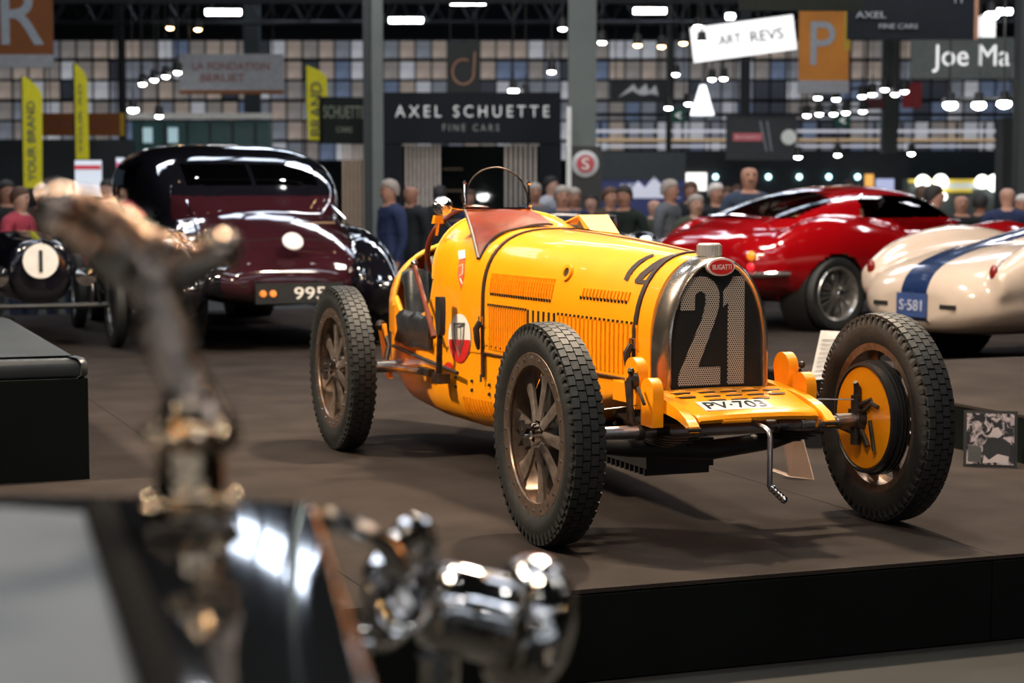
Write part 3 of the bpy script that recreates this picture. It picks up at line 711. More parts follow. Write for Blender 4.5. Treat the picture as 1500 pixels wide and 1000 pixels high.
for s_ in (-1, 1): road_wheel(gt, s_*.74, .80, .32, .17, s_); road_wheel(gt, s_*.72, 3.2, .32, .17, s_)
for s_ in (-1, 1):
    MB().tube([(s_*.25, -.06, .50), (s_*.50, -.03, .50), (s_*.68, .08, .50), (s_*.77, .28, .51)], .024, 10).build('bumper', CHROME, gt)
    MB().sphere((s_*.60, .03, .655), .042, 12, sc=(1, .7, 1)).build('indicator_lamp', mat('orange_lamp', (.9, .28, .02), .25, emit=.5), gt)
    MB().sphere((s_*.60, .025, .56), .040, 12, sc=(1, .7, 1)).build('tail_lamp', mat('red_lamp', (.8, .02, .04), .25, emit=.35), gt)
    MB().tube([(s_*.53, 1.30, .945), (s_*.60, 1.9, .93), (s_*.55, 2.62, .92)], .008, 6).build('window_trim', CHROME, gt)
    MB().tube([(s_*.45, 1.25, .96), (s_*.50, 1.42, 1.16)], .010, 6).build('quarter_trim', CHROME, gt)
    sb_ = MB(); sb_.box((s_*.28, 1.75, .62), (.42, .45, .14)); sb_.box((s_*.28, 1.45, .82), (.40, .10, .42), Matrix.Rotation(.25, 3, 'X')); sb_.build('seat', mat('tan_leather', (.35, .20, .12), .5), gt)
MB().tube([(-.44, .45, .965), (0, .40, .985), (.44, .45, .965)], .010, 6).build('rear_window_trim', CHROME, gt)

# --- white sports racer with the blue stripe
WHP = mat('cream_paint', (.45, .375, .32), .18, coat=.8, noise=.05, nscale=3); BLU = mat('navy_stripe', (.008, .02, .07), .2, coat=.8)
wc = thing('sports_racer', 'cream white open sports racer with a navy stripe over its rounded tail', 'car')
me = blend([
    ([(0, .33, .30, .50), (.06, .50, .24, .60), (.22, .64, .21, .69), (.6, .74, .19, .78), (1.2, .80, .20, .80), (2.0, .80, .18, .78), (3.0, .78, .2, .74), (3.6, .66, .25, .66), (3.9, .4, .3, .55)], 2.5, (0,)),
    ([(.12, .06, .45, .62), (.4, .15, .4, .79), (.85, .20, .3, .89), (1.3, .18, .3, .86), (1.9, .08, .3, .72)], 2.1, (-.58, .58)),
    ([(.35, .10, .6, .74), (.8, .18, .6, .84), (1.3, .22, .6, .93), (1.5, .2, .6, .90)], 2.1, (0,))], .026, 6)
shell(me, [WHP, BLU], lambda c, n: 1 if abs(c.x) < .115 and n.z > -.5 else 0, wc, arches=((.95, .30, .335), (3.1, .30, .335)))
well(wc, .95, .30, .335, .5, .76); well(wc, 3.1, .30, .335, .5, .74)
for s_ in (-1, 1): road_wheel(wc, s_*.70, .95, .31, .17, s_, False, rimm=BLK); road_wheel(wc, s_*.70, 3.1, .31, .17, s_, False, rimm=BLK)
for s_ in (-1, 1):
    MB().sphere((s_*.55, .14, .62), .040, 12, sc=(.8, .6, 1.3)).build('tail_lamp', mat('dark_red_lamp', (.16, .006, .006), .25), wc)
    MB().box((s_*.30, .01, .40), (.13, .03, .028)).build('tail_slot', BLK, wc)
    MB().sphere((s_*.125, .0, .30), .014, 8).build('plate_screw', CHROME, wc)
npl = MB().box((0, -.015, .40), (.26, .02, .15)).build('number_plate', mat('blue_plate', (.03, .06, .18), .4), wc); text('S·581', .20, .07, mat('plate_grey', (.35, .38, .5), .5), npl, (0, -.028, .40), depth=.002)
wc.location = at(1338, 450, 12.1); wc.location.z = 0
wc.rotation_euler = (0, 0, -YAW-math.radians(58)); gt.rotation_euler = (0, 0, -YAW-math.radians(52)); gt.scale = (1, 1, .94); gt.location = at(1229, 432, 15.1)-Matrix.Rotation(-YAW-math.radians(52), 3, 'Z') @ Vector((.82, .80, 0)); gt.location.z = 0

# --- dark convertible between the yellow and the red car
dc = thing('convertible', 'dark open car with chrome windscreen frame behind the yellow bonnet and the red coupe', 'car', at(872, 340, 14.3)*1, -.12); dc.location.z = 0; dc.scale = (.86, .86, .92)
me = blend([([(0, .4, .35, .7), (.3, .66, .28, .86), (1.2, .74, .22, .94), (2.4, .74, .2, .92), (3.4, .6, .25, .90), (4.0, .4, .3, .75)], 2.6, (0,)), ([(.0, .08, .3, .6), (.5, .18, .25, .86), (1.1, .18, .25, .82), (1.7, .08, .25, .5)], 2.1, (-.66, .66))], .035, 5)
shell(me, [BLG], lambda c, n: 0, dc, arches=((.7, .33, .34), (3.2, .33, .34)))
for s_ in (-1, 1): road_wheel(dc, s_*.68, .7, .34, .15, s_); road_wheel(dc, s_*.66, 3.2, .34, .15, s_)
MB().tube([(-.6, 1.3, .90), (-.55, 1.2, 1.0), (0, 1.17, 1.02), (.55, 1.2, 1.0), (.6, 1.3, .90)], .010, 8).build('windscreen_frame', CHROME, dc)
MB().tube([(-.72, .2, .90), (-.74, 1.4, .97), (-.6, 3.3, .92)], .014, 8).build('side_trim', CHROME, dc)

# --- black vintage racer at far left with number 1
vr = thing('vintage_racer', 'black vintage racing car with a white number 1 disc at the far left edge', 'car', at(46, 470, 14.1)*1, -YAW+math.radians(200)); vr.location.z = 0; vr.scale = (.85, .85, .85)
me = blend([([(-2.6, .05, .55, .65), (-1.8, .28, .42, .86), (-1.0, .40, .36, .96), (.0, .36, .36, .94), (.75, .27, .38, .92), (.82, .25, .4, .9)], 2.5, (0,))], .035, 4)
shell(me, [BLG], lambda c, n: -1 if (n.z > .5 and -1.3 < c.y < -.75 and abs(c.x) < .26) else 0, vr)
dsc = MB().lathe([(0, .02), (.145, .02), (.145, 0)], (0, .83, .74), (0, 1, 0), 28).build('number_disc', WHT, vr)
MB().box((-.0, .86, .74), (.028, .01, .18)).build('number_one', BLK, dsc)
for s_ in (-1, 1):
    MB().lathe([(0, -.10), (.05, -.08), (.085, -.02), (.09, .03), (.0, .045)], (s_*.36, .92, .62), (0, 1, 0), 20).build('headlamp', CHROME, vr)
    road_wheel(vr, s_*.62, .8, .36, .11, s_); road_wheel(vr, s_*.62, -1.7, .36, .11, s_)
    MB().tube([(s_*.42, .9, .6), (s_*.5, .8, .36)], .016, 6).build('lamp_bracket', BLK, vr)
MB().tube([(-.56, .8, .36), (.56, .8, .36)], .025, 8).build('front_axle', BLK, vr)
MB().tube([(-.56, -1.7, .36), (.56, -1.7, .36)], .025, 8).build('rear_axle', BLK, vr)

# ---------------------------------------------------------------- foreground luxury car
lx = thing('luxury_car', 'dark luxury car in the near foreground with winged mascot on its radiator cap', 'car', hall(-.42, 1.0, -.267)*1, -YAW)
Z0 = -.267; ox, od = -.42, 1.0
def L(u, d, z): return Vector((u-ox, d-od, z-Z0))
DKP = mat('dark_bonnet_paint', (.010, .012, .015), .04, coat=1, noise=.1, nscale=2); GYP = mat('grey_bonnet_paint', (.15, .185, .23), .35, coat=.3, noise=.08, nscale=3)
zt = .895
def sheet(rows):
    m = MB(); rs = []
    for d, xl, xr, zt_, cr, drop in rows:
        row = []
        for q in range(15): t = q/14; row.append(L(xl+(xr-xl)*t, d, zt_-cr*(2*t-1)**2))
        for q in range(1, 7): a = PI/2*q/6; row.append(L(xr+.009*math.sin(a), d, zt_-cr-.009*(1-math.cos(a))))
        row.append(L(xr+.012, d, zt_-drop)); rs.append(row)
    m.rings(rs, closed=False); return m
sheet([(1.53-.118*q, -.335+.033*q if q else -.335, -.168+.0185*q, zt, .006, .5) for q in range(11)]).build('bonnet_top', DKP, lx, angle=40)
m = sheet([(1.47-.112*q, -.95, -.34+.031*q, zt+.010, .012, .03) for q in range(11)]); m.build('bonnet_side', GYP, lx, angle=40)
m = MB(); m.tube([L(-.322, 1.47, zt-.002), L(-.014, .35, zt-.002)], .013, 10); m.build('bonnet_hinge', mat('rubber_seal', (.006, .007, .008), .95, spec=.03), lx)
# radiator shell at the far end
m = MB()
m.rings([[L(-1.0, d, zt-.55), L(-1.0, d, za-.06), L(-.9, d, za-.008), L(-.25, d, za), L(-.165, d, za-.012), L(-.145, d, za-.06), L(-.145, d, zt-.55)] for d, za in ((1.50, zt-.016), (1.515, zt-.012), (1.60, zt-.022), (1.615, zt-.034))], closed=True)
m.build('radiator_shell', CHROME, lx, angle=50)
for k in range(16): MB().box(L(-.95+.05*k, 1.62, zt-.32), (.022, .012, .46)).build('grille_slat', CHROME, lx)
m = MB(); m.tube([L(-.99, 1.57, zt-.016), L(-.55, 1.58, zt-.012), L(-.30, 1.58, zt-.016)], .008, 8); m.build('shell_moulding', CHROME, lx)
# cap and mascot
BRZ = mat('polished_mascot', (.52, .40, .32), .22, 1, noise=.25, bump=.5, bscale=45)
cb = L(-.245, 1.43, zt+.004)
m = MB(); m.lathe([(.0, .0), (.036, 0), (.038, .008), (.030, .013), (.027, .018), (.026, .05), (.029, .054), (.034, .058), (.035, .066), (.030, .072), (.024, .078), (.019, .09), (.0, .094)], cb, n=28)
for k in range(10):
    t = 2*PI*k/10; m.sphere(cb+Vector((.033*math.cos(t), .033*math.sin(t), .062)), .007, 8)
for k in range(8):
    t = 2*PI*k/8+.3; m.sphere(cb+Vector((.034*math.cos(t), .034*math.sin(t), .010)), .007, 8)
m.build('radiator_cap', mat('gilt_cap', (.75, .55, .36), .12, 1, noise=.1, bump=.25, bscale=70), lx)
# mascot: leaning winged figure; one continuous draped body, wings as children
def mq(px, py, dd=0): return at(px, py, 1.43+dd)
Mi = Matrix.Rotation(YAW, 4, 'Z') @ Matrix.Translation(-lx.location)
def ml(px, py, dd=0): return Mi @ mq(px, py, dd)
m = MB()
def spine(ps, n=18, m=m):
    rs = []; k = len(ps)
    for i in range(k):
        (px, py, rx, ry) = ps[i]; a = Vector(ps[min(i+1, k-1)][:2])-Vector(ps[max(i-1, 0)][:2]); a.normalize(); nx, ny = -a.y, a.x
        s_ = 1.43/FPX; c = ml(px, py); rs.append([c+Vector((math.cos(t)*rx*nx*s_, math.sin(t)*ry*s_, -math.cos(t)*rx*ny*s_)) for t in [2*PI*j/n for j in range(n)]])
    m.rings(rs)
spine([(292, 655, 58, 46), (292, 640, 56, 46), (288, 620, 52, 44), (283, 595, 46, 40), (276, 570, 40, 34), (266, 545, 36, 32), (256, 520, 40, 34), (246, 495, 42, 36), (238, 470, 42, 34), (232, 445, 38, 32), (228, 425, 40, 32), (220, 405, 44, 34), (212, 390, 38, 30), (203, 375, 22, 20), (194, 360, 20, 19), (186, 345, 27, 26), (176, 330, 29, 28), (166, 316, 22, 22), (160, 309, 9, 9)])
m.tube([ml(250, 610), ml(262, 640), ml(248, 655)], [.010, .013, .008], 8); m.tube([ml(320, 600), ml(330, 640), ml(340, 655)], [.010, .013, .008], 8)
ms = m.build('mascot', BRZ, lx, angle=60); ms['label'] = 'polished winged figure leaning forward on the radiator cap'
def wing(pts, name, th=.006, m_=BRZ):
    n = len(pts); c = [ml(*p) for p in pts]; k = MB(); off = Vector((0, th, 0)); k.add([p-off for p in c]+[p+off for p in c], [tuple(range(n)), tuple(range(n, 2*n))[::-1]]+[(i, (i+1) % n, n+(i+1) % n, n+i) for i in range(n)]); o = k.build(name, m_, ms, angle=50)
    b = o.modifiers.new('b', 'BEVEL'); b.width = .005; b.segments = 3; return o
WG = mat('dull_wing_metal', (.20, .165, .13), .34, .9, noise=.4, nscale=30, bump=.5, bscale=40)
m = MB(); spine([(62, 284, 8, 6), (72, 288, 18, 9), (96, 300, 30, 12), (125, 322, 42, 14), (158, 348, 52, 16), (192, 375, 52, 18), (222, 400, 40, 18), (240, 416, 20, 14)], 18, m); m.build('wing', WG, ms, angle=70)
m = MB(); spine([(226, 420, 14, 12), (244, 414, 24, 14), (270, 404, 26, 13), (296, 394, 22, 11), (320, 382, 15, 9), (338, 368, 8, 6)], 18, m); m.build('wing', WG, ms, angle=70)
m = MB(); m.sphere(ml(84, 305, -.02), .019, 14); m.build('wing_tip', BRZ, ms); m = MB(); m.sphere(ml(324, 368, .01), .017, 14); m.build('wing_tip', BRZ, ms)
m = MB()
for (a, b, r) in (((100, 330, -.035), (135, 368, -.03), .007), ((205, 345, -.01), (300, 372, .015), .006), ((120, 285, -.03), (200, 330, -.01), .006), ((120, 300, -.03), (215, 360, -.01), .005)): m.tube([ml(*a), ml(*b)], r, 8)
m.build('wing_feathers', mat('copper_sheen', (.55, .32, .20), .22, 1, bump=.4, bscale=80), ms)
# headlamp on its bracket: big chromed drum seen from the side
HL = mat('headlamp_chrome', (.80, .77, .74), .06, 1, noise=.1, bump=.0)
HLB = mat('faceted_chrome', (.80, .76, .72), .05, 1, noise=.1, bump=.55, bscale=42)
def H(px, py, d=1.85): return Mi @ at(px, py, d)
a0, a1 = H(560, 868, 1.80), H(832, 930, 1.86); ax = (a1-a0).normalized(); hs = 1.85/FPX
rax = (ax*.80+Vector((0, -.60, .05))).normalized(); rc = H(588, 856, 1.84)
m = MB(); m.lathe([(84*hs, -10*hs), (96*hs, -6*hs), (100*hs, 4*hs), (94*hs, 14*hs), (82*hs, 12*hs), (60*hs, 26*hs), (36*hs, 50*hs), (34*hs, 48*hs), (58*hs, 22*hs), (80*hs, 6*hs), (84*hs, -10*hs)], rc, -rax*1, 48); lr_ = m.build('headlamp_ring', HL, lx, angle=60)
m = MB(); m.lathe([(0, 60*hs), (44*hs, 62*hs), (60*hs, 74*hs), (66*hs, 95*hs), (67*hs, 185*hs), (67*hs, 190*hs)], a0, ax, 48); m.build('headlamp_drum', HL, lr_, angle=60)
m = MB(); m.lathe([(67*hs, 182*hs), (80*hs, 185*hs), (92*hs, 192*hs), (101*hs, 204*hs), (106*hs, 220*hs), (106*hs, 237*hs), (101*hs, 252*hs), (91*hs, 265*hs), (77*hs, 275*hs), (58*hs, 281*hs), (35*hs, 285*hs), (0, 287*hs)], a0, ax, 48); m.build('headlamp_bezel', HLB, lr_, angle=60)
m = MB(); rb_ = rax.orthogonal().normalized(); rc_ = rax.cross(rb_)
for k in range(40): t = 2*PI*k/40; m.add([rc+(rb_*math.cos(t+da)+rc_*math.sin(t+da))*r_*hs-rax*h_*hs for da, r_, h_ in ((-.07, 96, 0), (.07, 96, 0), (.07, 106, 6), (-.07, 106, 6), (0, 101, -7))], [(0, 1, 4), (1, 2, 4), (2, 3, 4), (3, 0, 4), (0, 3, 2, 1)])
stuff(m.build('highlight_facets', HL, lr_, angle=1))  # facets added round the ring to throw bright highlight discs
m = MB(); m.tube([H(640, 960), H(640, 1080), H(600, 1200)], .022, 10); m.tube([H(480, 760, 1.56), H(560, 790, 1.7), H(600, 850, 1.8)], .010, 8); m.build('headlamp_bracket', CHROME, lx)
# wing (mudguard), chassis and wheels beneath
def guard(x0):
    m = MB(); m.rings([sring(0, .14, 0, .04, 2.4, 0, 16)]*0 or [[(x0-ox+.14*math.cos(t), 1.45-od+.46*math.cos(a)+0, .40+.46*math.sin(a)+.03*math.sin(t)) for t in [2*PI*j/12 for j in range(12)]] for a in [PI*k/14 for k in range(15)]]); return m.build('mudguard', DKP, lx, angle=60)
guard(.30); guard(-1.35)
for x in (.30, -1.35):
    w_ = road_wheel(lx, x-ox, 1.45-od, .36, .16, 1 if x > 0 else -1)
MB().box((-.55-ox, .6-od, .48), (.85, 1.7, .12)).build('chassis', BLK, lx)

# ---------------------------------------------------------------- small things on the podium
bx = onz(125, 703, 0); be = thing('bench', 'black upholstered bench block with padded dark grey top at the left', 'bench', (bx.x-.60, bx.y+1.27, 0), -.0)
MB().box((0, 0, .2), (1.24, 2.5, .40)).build('base', FASC, be)
m = MB()
for z, i in ((.40, .01), (.41, 0), (.455, -.006), (.478, .01), (.488, .05)):
    pass
cs = []
for z, i in ((.400, .012), (.412, -.004), (.455, -.006), (.478, .008), (.487, .04)):
    hx, hy = .62-i, 1.25-i; cs.append([(sx*(hx-.03*(1-math.cos(a)))-0, sy*(hy-.03*(1-math.sin(a))), z) for sx, sy, aa in ((1, -1, (0, .5)), (1, 1, (.5, 0)), (-1, 1, (0, .5)), (-1, -1, (.5, 0))) for a in [PI*(aa[0]+(aa[1]-aa[0])*k/3) for k in range(4)]])
m.rings(cs); m.build('padded_top', mat('bench_vinyl', (.030, .037, .043), .35, noise=.15, nscale=5, bump=.1, bscale=20), be, angle=60)
# framed photograph leaning on the tier
fr = thing('framed_photograph', 'black framed black and white photograph leaning against the dark tier at right', 'picture', onz(1450, 684, 0)*1, -YAW-.22)
tb = Matrix.Rotation(-.16, 3, 'X')
def fp(a, b, h_): return tb @ Vector((a, h_, b))
s5 = 1/411.0
m = MB()
for (c, sz) in (((0, 0, .11), (.215, .016, .235)),): m.box(tb @ Vector((0, 0, .115)), sz, tb)
m.build('frame', BLK, fr)
def photomat():
    m_ = bpy.data.materials.new('old_photograph'); m_.use_nodes = True; nt = m_.node_tree; N, L_ = nt.nodes, nt.links; b = N['Principled BSDF']; b.inputs['Roughness'].default_value = .25
    tc = N.new('ShaderNodeTexCoord'); nz = N.new('ShaderNodeTexNoise'); nz.inputs['Scale'].default_value = 26; nz.inputs['Detail'].default_value = 3; nz.inputs['Distortion'].default_value = 1.2
    cr = N.new('ShaderNodeValToRGB'); e = cr.color_ramp.elements; e[0].position = .44; e[0].color = (.015, .014, .015, 1); e[1].position = .60; e[1].color = (.42, .36, .38, 1)
    L_.new(tc.outputs['Object'], nz.inputs[0]); L_.new(nz.outputs[0], cr.inputs[0]); L_.new(cr.outputs[0], b.inputs['Base Color']); return m_
m = MB(); m.box(tb @ Vector((0, -.010, .115)), (.19, .004, .21), tb); ph = m.build('print', photomat(), fr)
PW, PD = mat('photo_pale', (.42, .37, .38), .3), mat('photo_dark', (.02, .02, .02), .3)
def pp(poly, mm, h_): return MB().prism(poly, lambda a, b, q: tb @ Vector((a, -.012-q, b)), 0, h_).build('printed_shape', mm, ph)
pp([(-.03, .03), (.085, .03), (.08, .10), (.04, .125), (-.01, .12), (-.03, .08)], PD, .001)
pp([(-.03, .015), (.02, .02), (.07, .012), (.075, .045), (.03, .055), (-.005, .03), (-.025, .05)], PW, .0016)
pp([(-.005, .125), (.03, .12), (.05, .135), (.03, .165), (.01, .16)], PW, .0016)
pp([(-.09, .02), (-.035, .02), (-.035, .08), (-.088, .09)], mat('photo_mid', (.07, .07, .07), .3), .001)
# information sheet on stand behind the right front wheel
st = thing('information_stand', 'white text sheet on a low black stand behind the front wheel', 'sign', at(1192, 592, 8.35)*1, -YAW); st.location.z = 0
zz0 = at(1192, 560, 8.35).z
MB().box((0, .05, .10), (.20, .16, .20)).build('stand_base', BLK, st)
k = 8.35/FPX
lo_, hi = at(1186, 556, 8.35).z, at(1210, 484, 8.45).z
m = MB(); m.add([(-.02, -.02, lo_), (.10, -.02, lo_+.01), (.145, .10, hi-.005), (.045, .10, hi), (-.02, -.012, lo_), (.10, -.012, lo_+.01), (.145, .108, hi-.005), (.045, .108, hi)], [(0, 1, 2, 3), (7, 6, 5, 4), (0, 4, 5, 1), (1, 5, 6, 2), (2, 6, 7, 3), (3, 7, 4, 0)])
sh = m.build('sheet', mat('paper', (.45, .44, .43), .6), st)
for q in range(9):
    t = .1+.09*q; P0, P1 = Vector((-.02, -.023, lo_)).lerp(Vector((.045, .097, hi)), t), Vector((.10, -.023, lo_+.01)).lerp(Vector((.145, .097, hi-.005)), t)
    MB().tube([P0.lerp(P1, .1), P0.lerp(P1, .9 if q % 3 else .6)], .0016, 4).build('printed_line', GRY, sh)
MB().tube([(.04, .02, .18), (.05, .06, lo_+.05)], .008, 6).build('stem', BLK, st)
# clear acrylic holder standing under the front axle
ac = thing('acrylic_holder', 'clear acrylic sheet holder standing behind the starting crank', 'sign holder', onz(1165, 699, 0)*1, -YAW)
b0, b1 = onz(1156, 698, 0), onz(1192, 702, 0); Ai = Matrix.Rotation(YAW, 4, 'Z') @ Matrix.Translation(-ac.location)
b0, b1 = Ai @ b0, Ai @ b1; b2 = Ai @ onz(1128, 688, 0)
ACR = mat('tinted_acrylic', (.50, .36, .28), .25, alpha=.55, noise=.05)
m = MB(); tl0, tl1 = b0+Vector((-.035, .05, .24)), b1+Vector((-.06, .05, .24)); th = Vector((0, .004, 0)); m.add([b0, b1, tl1, tl0, b0+th, b1+th, tl1+th, tl0+th], [(0, 1, 2, 3), (7, 6, 5, 4), (0, 4, 5, 1), (1, 5, 6, 2), (2, 6, 7, 3), (3, 7, 4, 0)]); m.build('front_sheet', ACR, ac)
m = MB(); u3 = Vector((0, 0, .003)); m.add([b2, b0, b0+Vector((.0, .08, 0)), b2+Vector((0, .06, 0)), b2+u3, b0+u3, b0+Vector((.0, .08, .003)), b2+Vector((0, .06, .003))], [(0, 1, 2, 3), (7, 6, 5, 4), (0, 4, 5, 1), (1, 5, 6, 2), (2, 6, 7, 3), (3, 7, 4, 0)]); m.build('foot', ACR, ac)
MB().tube([b2, b0, b1, tl1], .002, 5).build('bright_edge', mat('acrylic_edge', (.8, .65, .5), .3), ac)

# ---------------------------------------------------------------- people
SKIN = [mat('skin_a', (.34, .18, .13), .6), mat('skin_b', (.27, .135, .095), .6), mat('skin_c', (.40, .235, .18), .6)]
EYE = mat('eye_dark', (.02, .015, .015), .3)
def person_mesh(bend):
    V, E_, Rr = [], [], []
    def nd(p, r, par=None):
        V.append(p); Rr.append(r if isinstance(r, tuple) else (r, r))
        if par is not None: E_.append((par, len(V)-1))
        return len(V)-1
    pel = nd((0, 0, .95), (.165, .12)); sp = nd((0, 0, 1.12), (.155, .11), pel); ch = nd((0, .0, 1.32), (.18, .12), sp); up = nd((0, .01, 1.42), (.15, .10), ch); nk = nd((0, -.0, 1.50), (.052, .055), up)
    h1 = nd((0, -.025, 1.565), (.078, .085), nk); h2 = nd((0, -.015, 1.65), (.094, .108), h1); nd((0, -.005, 1.715), (.066, .078), h2)
    for s_ in (-1, 1):
        hp = nd((s_*.10, 0, .88), .095, pel); kn = nd((s_*.11, -.01, .50), .062, hp); an = nd((s_*.12, .02, .09), .042, kn); nd((s_*.13, -.13, .035), (.042, .03), an)
        sh_ = nd((s_*.20, .01, 1.41), .072, up); el = nd((s_*.25, .03, 1.12), .048, sh_)
        wr = nd((s_*.235, -.05-.16*bend, .90+.16*bend), .034, el)
        d = Vector((-s_*.10*bend, -.25-.6*bend, -1+.85*bend)).normalized(); W = Vector(V[wr]); pm = nd(tuple(W+d*.06), (.032, .024), wr)
        sd = Vector((0, 1, 0)).cross(d).normalized() if bend else Vector((0, 1, 0)); q = d.cross(Vector((s_, 0, 0))).normalized()
        for i, ln in enumerate((.052, .060, .056, .045)):
            b = W+d*.09+q*(.026-.0175*i); f1 = nd(tuple(b), .0095, pm); f2 = nd(tuple(b+d*ln*.55+Vector((-s_*.006, 0, 0))), .0085, f1); nd(tuple(b+d*ln+Vector((-s_*.018, 0, 0))), .007, f2)
        t1 = nd(tuple(W+d*.035+q*.036), .011, pm); nd(tuple(W+d*.075+q*.052+Vector((-s_*.012, 0, 0))), .009, t1)
    me = bpy.data.meshes.new('p'); me.from_pydata(V, E_, [])
    bm = bmesh.new(); bm.from_mesh(me); sl_ = bm.verts.layers.skin.verify(); bm.verts.ensure_lookup_table()
    for v, r in zip(bm.verts, Rr): v[sl_].radius = r; v[sl_].use_root = (v.index == 0)
    bm.to_mesh(me); bm.free()
    o = bpy.data.objects.new('p', me); COL.objects.link(o); k = o.modifiers.new('k', 'SKIN'); k.use_smooth_shade = True; s_ = o.modifiers.new('s', 'SUBSURF'); s_.levels = 2; s_.render_levels = 2
    dg = bpy.context.evaluated_depsgraph_get(); out = bpy.data.meshes.new_from_object(o.evaluated_get(dg)); bpy.data.objects.remove(o)
    for v in out.vertices:       # nose, brow and chin, eye sockets
        x, y, z = v.co
        if z > 1.54 and y < -.06:
            v.co.y -= .022*math.exp(-((x/.014)**2+((z-1.625)/.022)**2))+.008*math.exp(-((x/.03)**2+((z-1.565)/.015)**2))
            v.co.y += .010*math.exp(-(((abs(x)-.03)/.016)**2+((z-1.648)/.014)**2))
    out.materials.clear()
    for i in range(3): out.materials.append(SKIN[0])
    for p in out.polygons:
        c = p.center; p.use_smooth = True
        hand = abs(c.x) > .15 and ((bend == 0 and c.z < .90 and abs(c.x) > .19) or (bend and c.y < -.20 and c.z < 1.15))
        p.material_index = 0 if ((c.z > 1.475 and abs(c.x) < .068) or c.z > 1.53 or hand) else (1 if c.z > .86 or (abs(c.x) > .19 and c.z > .8) else 2)
    return out
PM = [person_mesh(0), person_mesh(.9)]
m = MB()
rs = []
for z, rx, ry, yo in ((1.585, .075, .045, .055), (1.62, .090, .085, .022), (1.66, .095, .102, .010), (1.70, .088, .098, .004), (1.742, .068, .074, .0), (1.762, .02, .02, 0)):
    rs.append([(rx*math.cos(t), yo-.012+ry*math.sin(t), z-(.02*max(0, -math.sin(t)) if z < 1.69 else 0)+(.085*max(0, -math.sin(t)) if z < 1.63 else (.05*max(0, -math.sin(t)) if z < 1.67 else 0))) for t in [2*PI*k/18 for k in range(18)]])
m.rings(rs); HAIR = m.mesh('hair', BLK, 60)
m = MB(); m.sphere((-.030, -.108, 1.650), .011, 8); FACE = [m.mesh('eye', EYE)]; m = MB(); m.sphere((.030, -.108, 1.650), .011, 8); FACE.append(m.mesh('eye', EYE)); m = MB(); m.box((0, -.112, 1.588), (.045, .014, .008)); FACE.append(m.mesh('mouth', EYE))
m = MB(); m.lathe([(.095, 0), (.075, .04), (.072, .055)], (0, .01, 1.43), n=18)
m.tube([(0, -.135, 1.42), (0, -.16, 1.25), (0, -.145, 1.0)], .010, 6)
for z in (1.37, 1.20): m.tube([(-.19 , 0, z), (0, -.155, z), (.19, 0, z)], .006, 5)
COLLAR = m.mesh('jacket_collar', BLK, 60)
def cm(name, c): return mat('cloth_'+name, c, .85, noise=.2, nscale=30, spec=.2)
NAVY, CH, GRN, GREY, WHC, PINK, OLV, BRW = cm('navy', (.020, .032, .085)), cm('charcoal', (.015, .018, .022)), cm('dark_green', (.012, .02, .018)), cm('grey', (.09, .10, .12)), cm('pale', (.35, .37, .42)), cm('pink', (.35, .05, .08)), cm('olive', (.05, .06, .045)), cm('brown', (.06, .04, .03))
STEELB = cm('steel_blue', (.035, .052, .09)); JEAN = cm('jean', (.02, .03, .06))
hm = lambda n, c: mat('hair_'+n, c, .7)
HG, HB, HW, HD = hm('grey', (.28, .25, .23)), hm('brown', (.07, .035, .02)), hm('white', (.5, .48, .46)), hm('black', (.012, .010, .010))
CN = {NAVY: 'navy', CH: 'charcoal', GRN: 'dark green', GREY: 'grey', WHC: 'pale', PINK: 'pink', OLV: 'olive', BRW: 'brown', STEELB: 'steel blue'}
HN = {HG: 'grey-haired', HB: 'brown-haired', HW: 'white-haired', HD: 'black-haired', None: 'bald'}
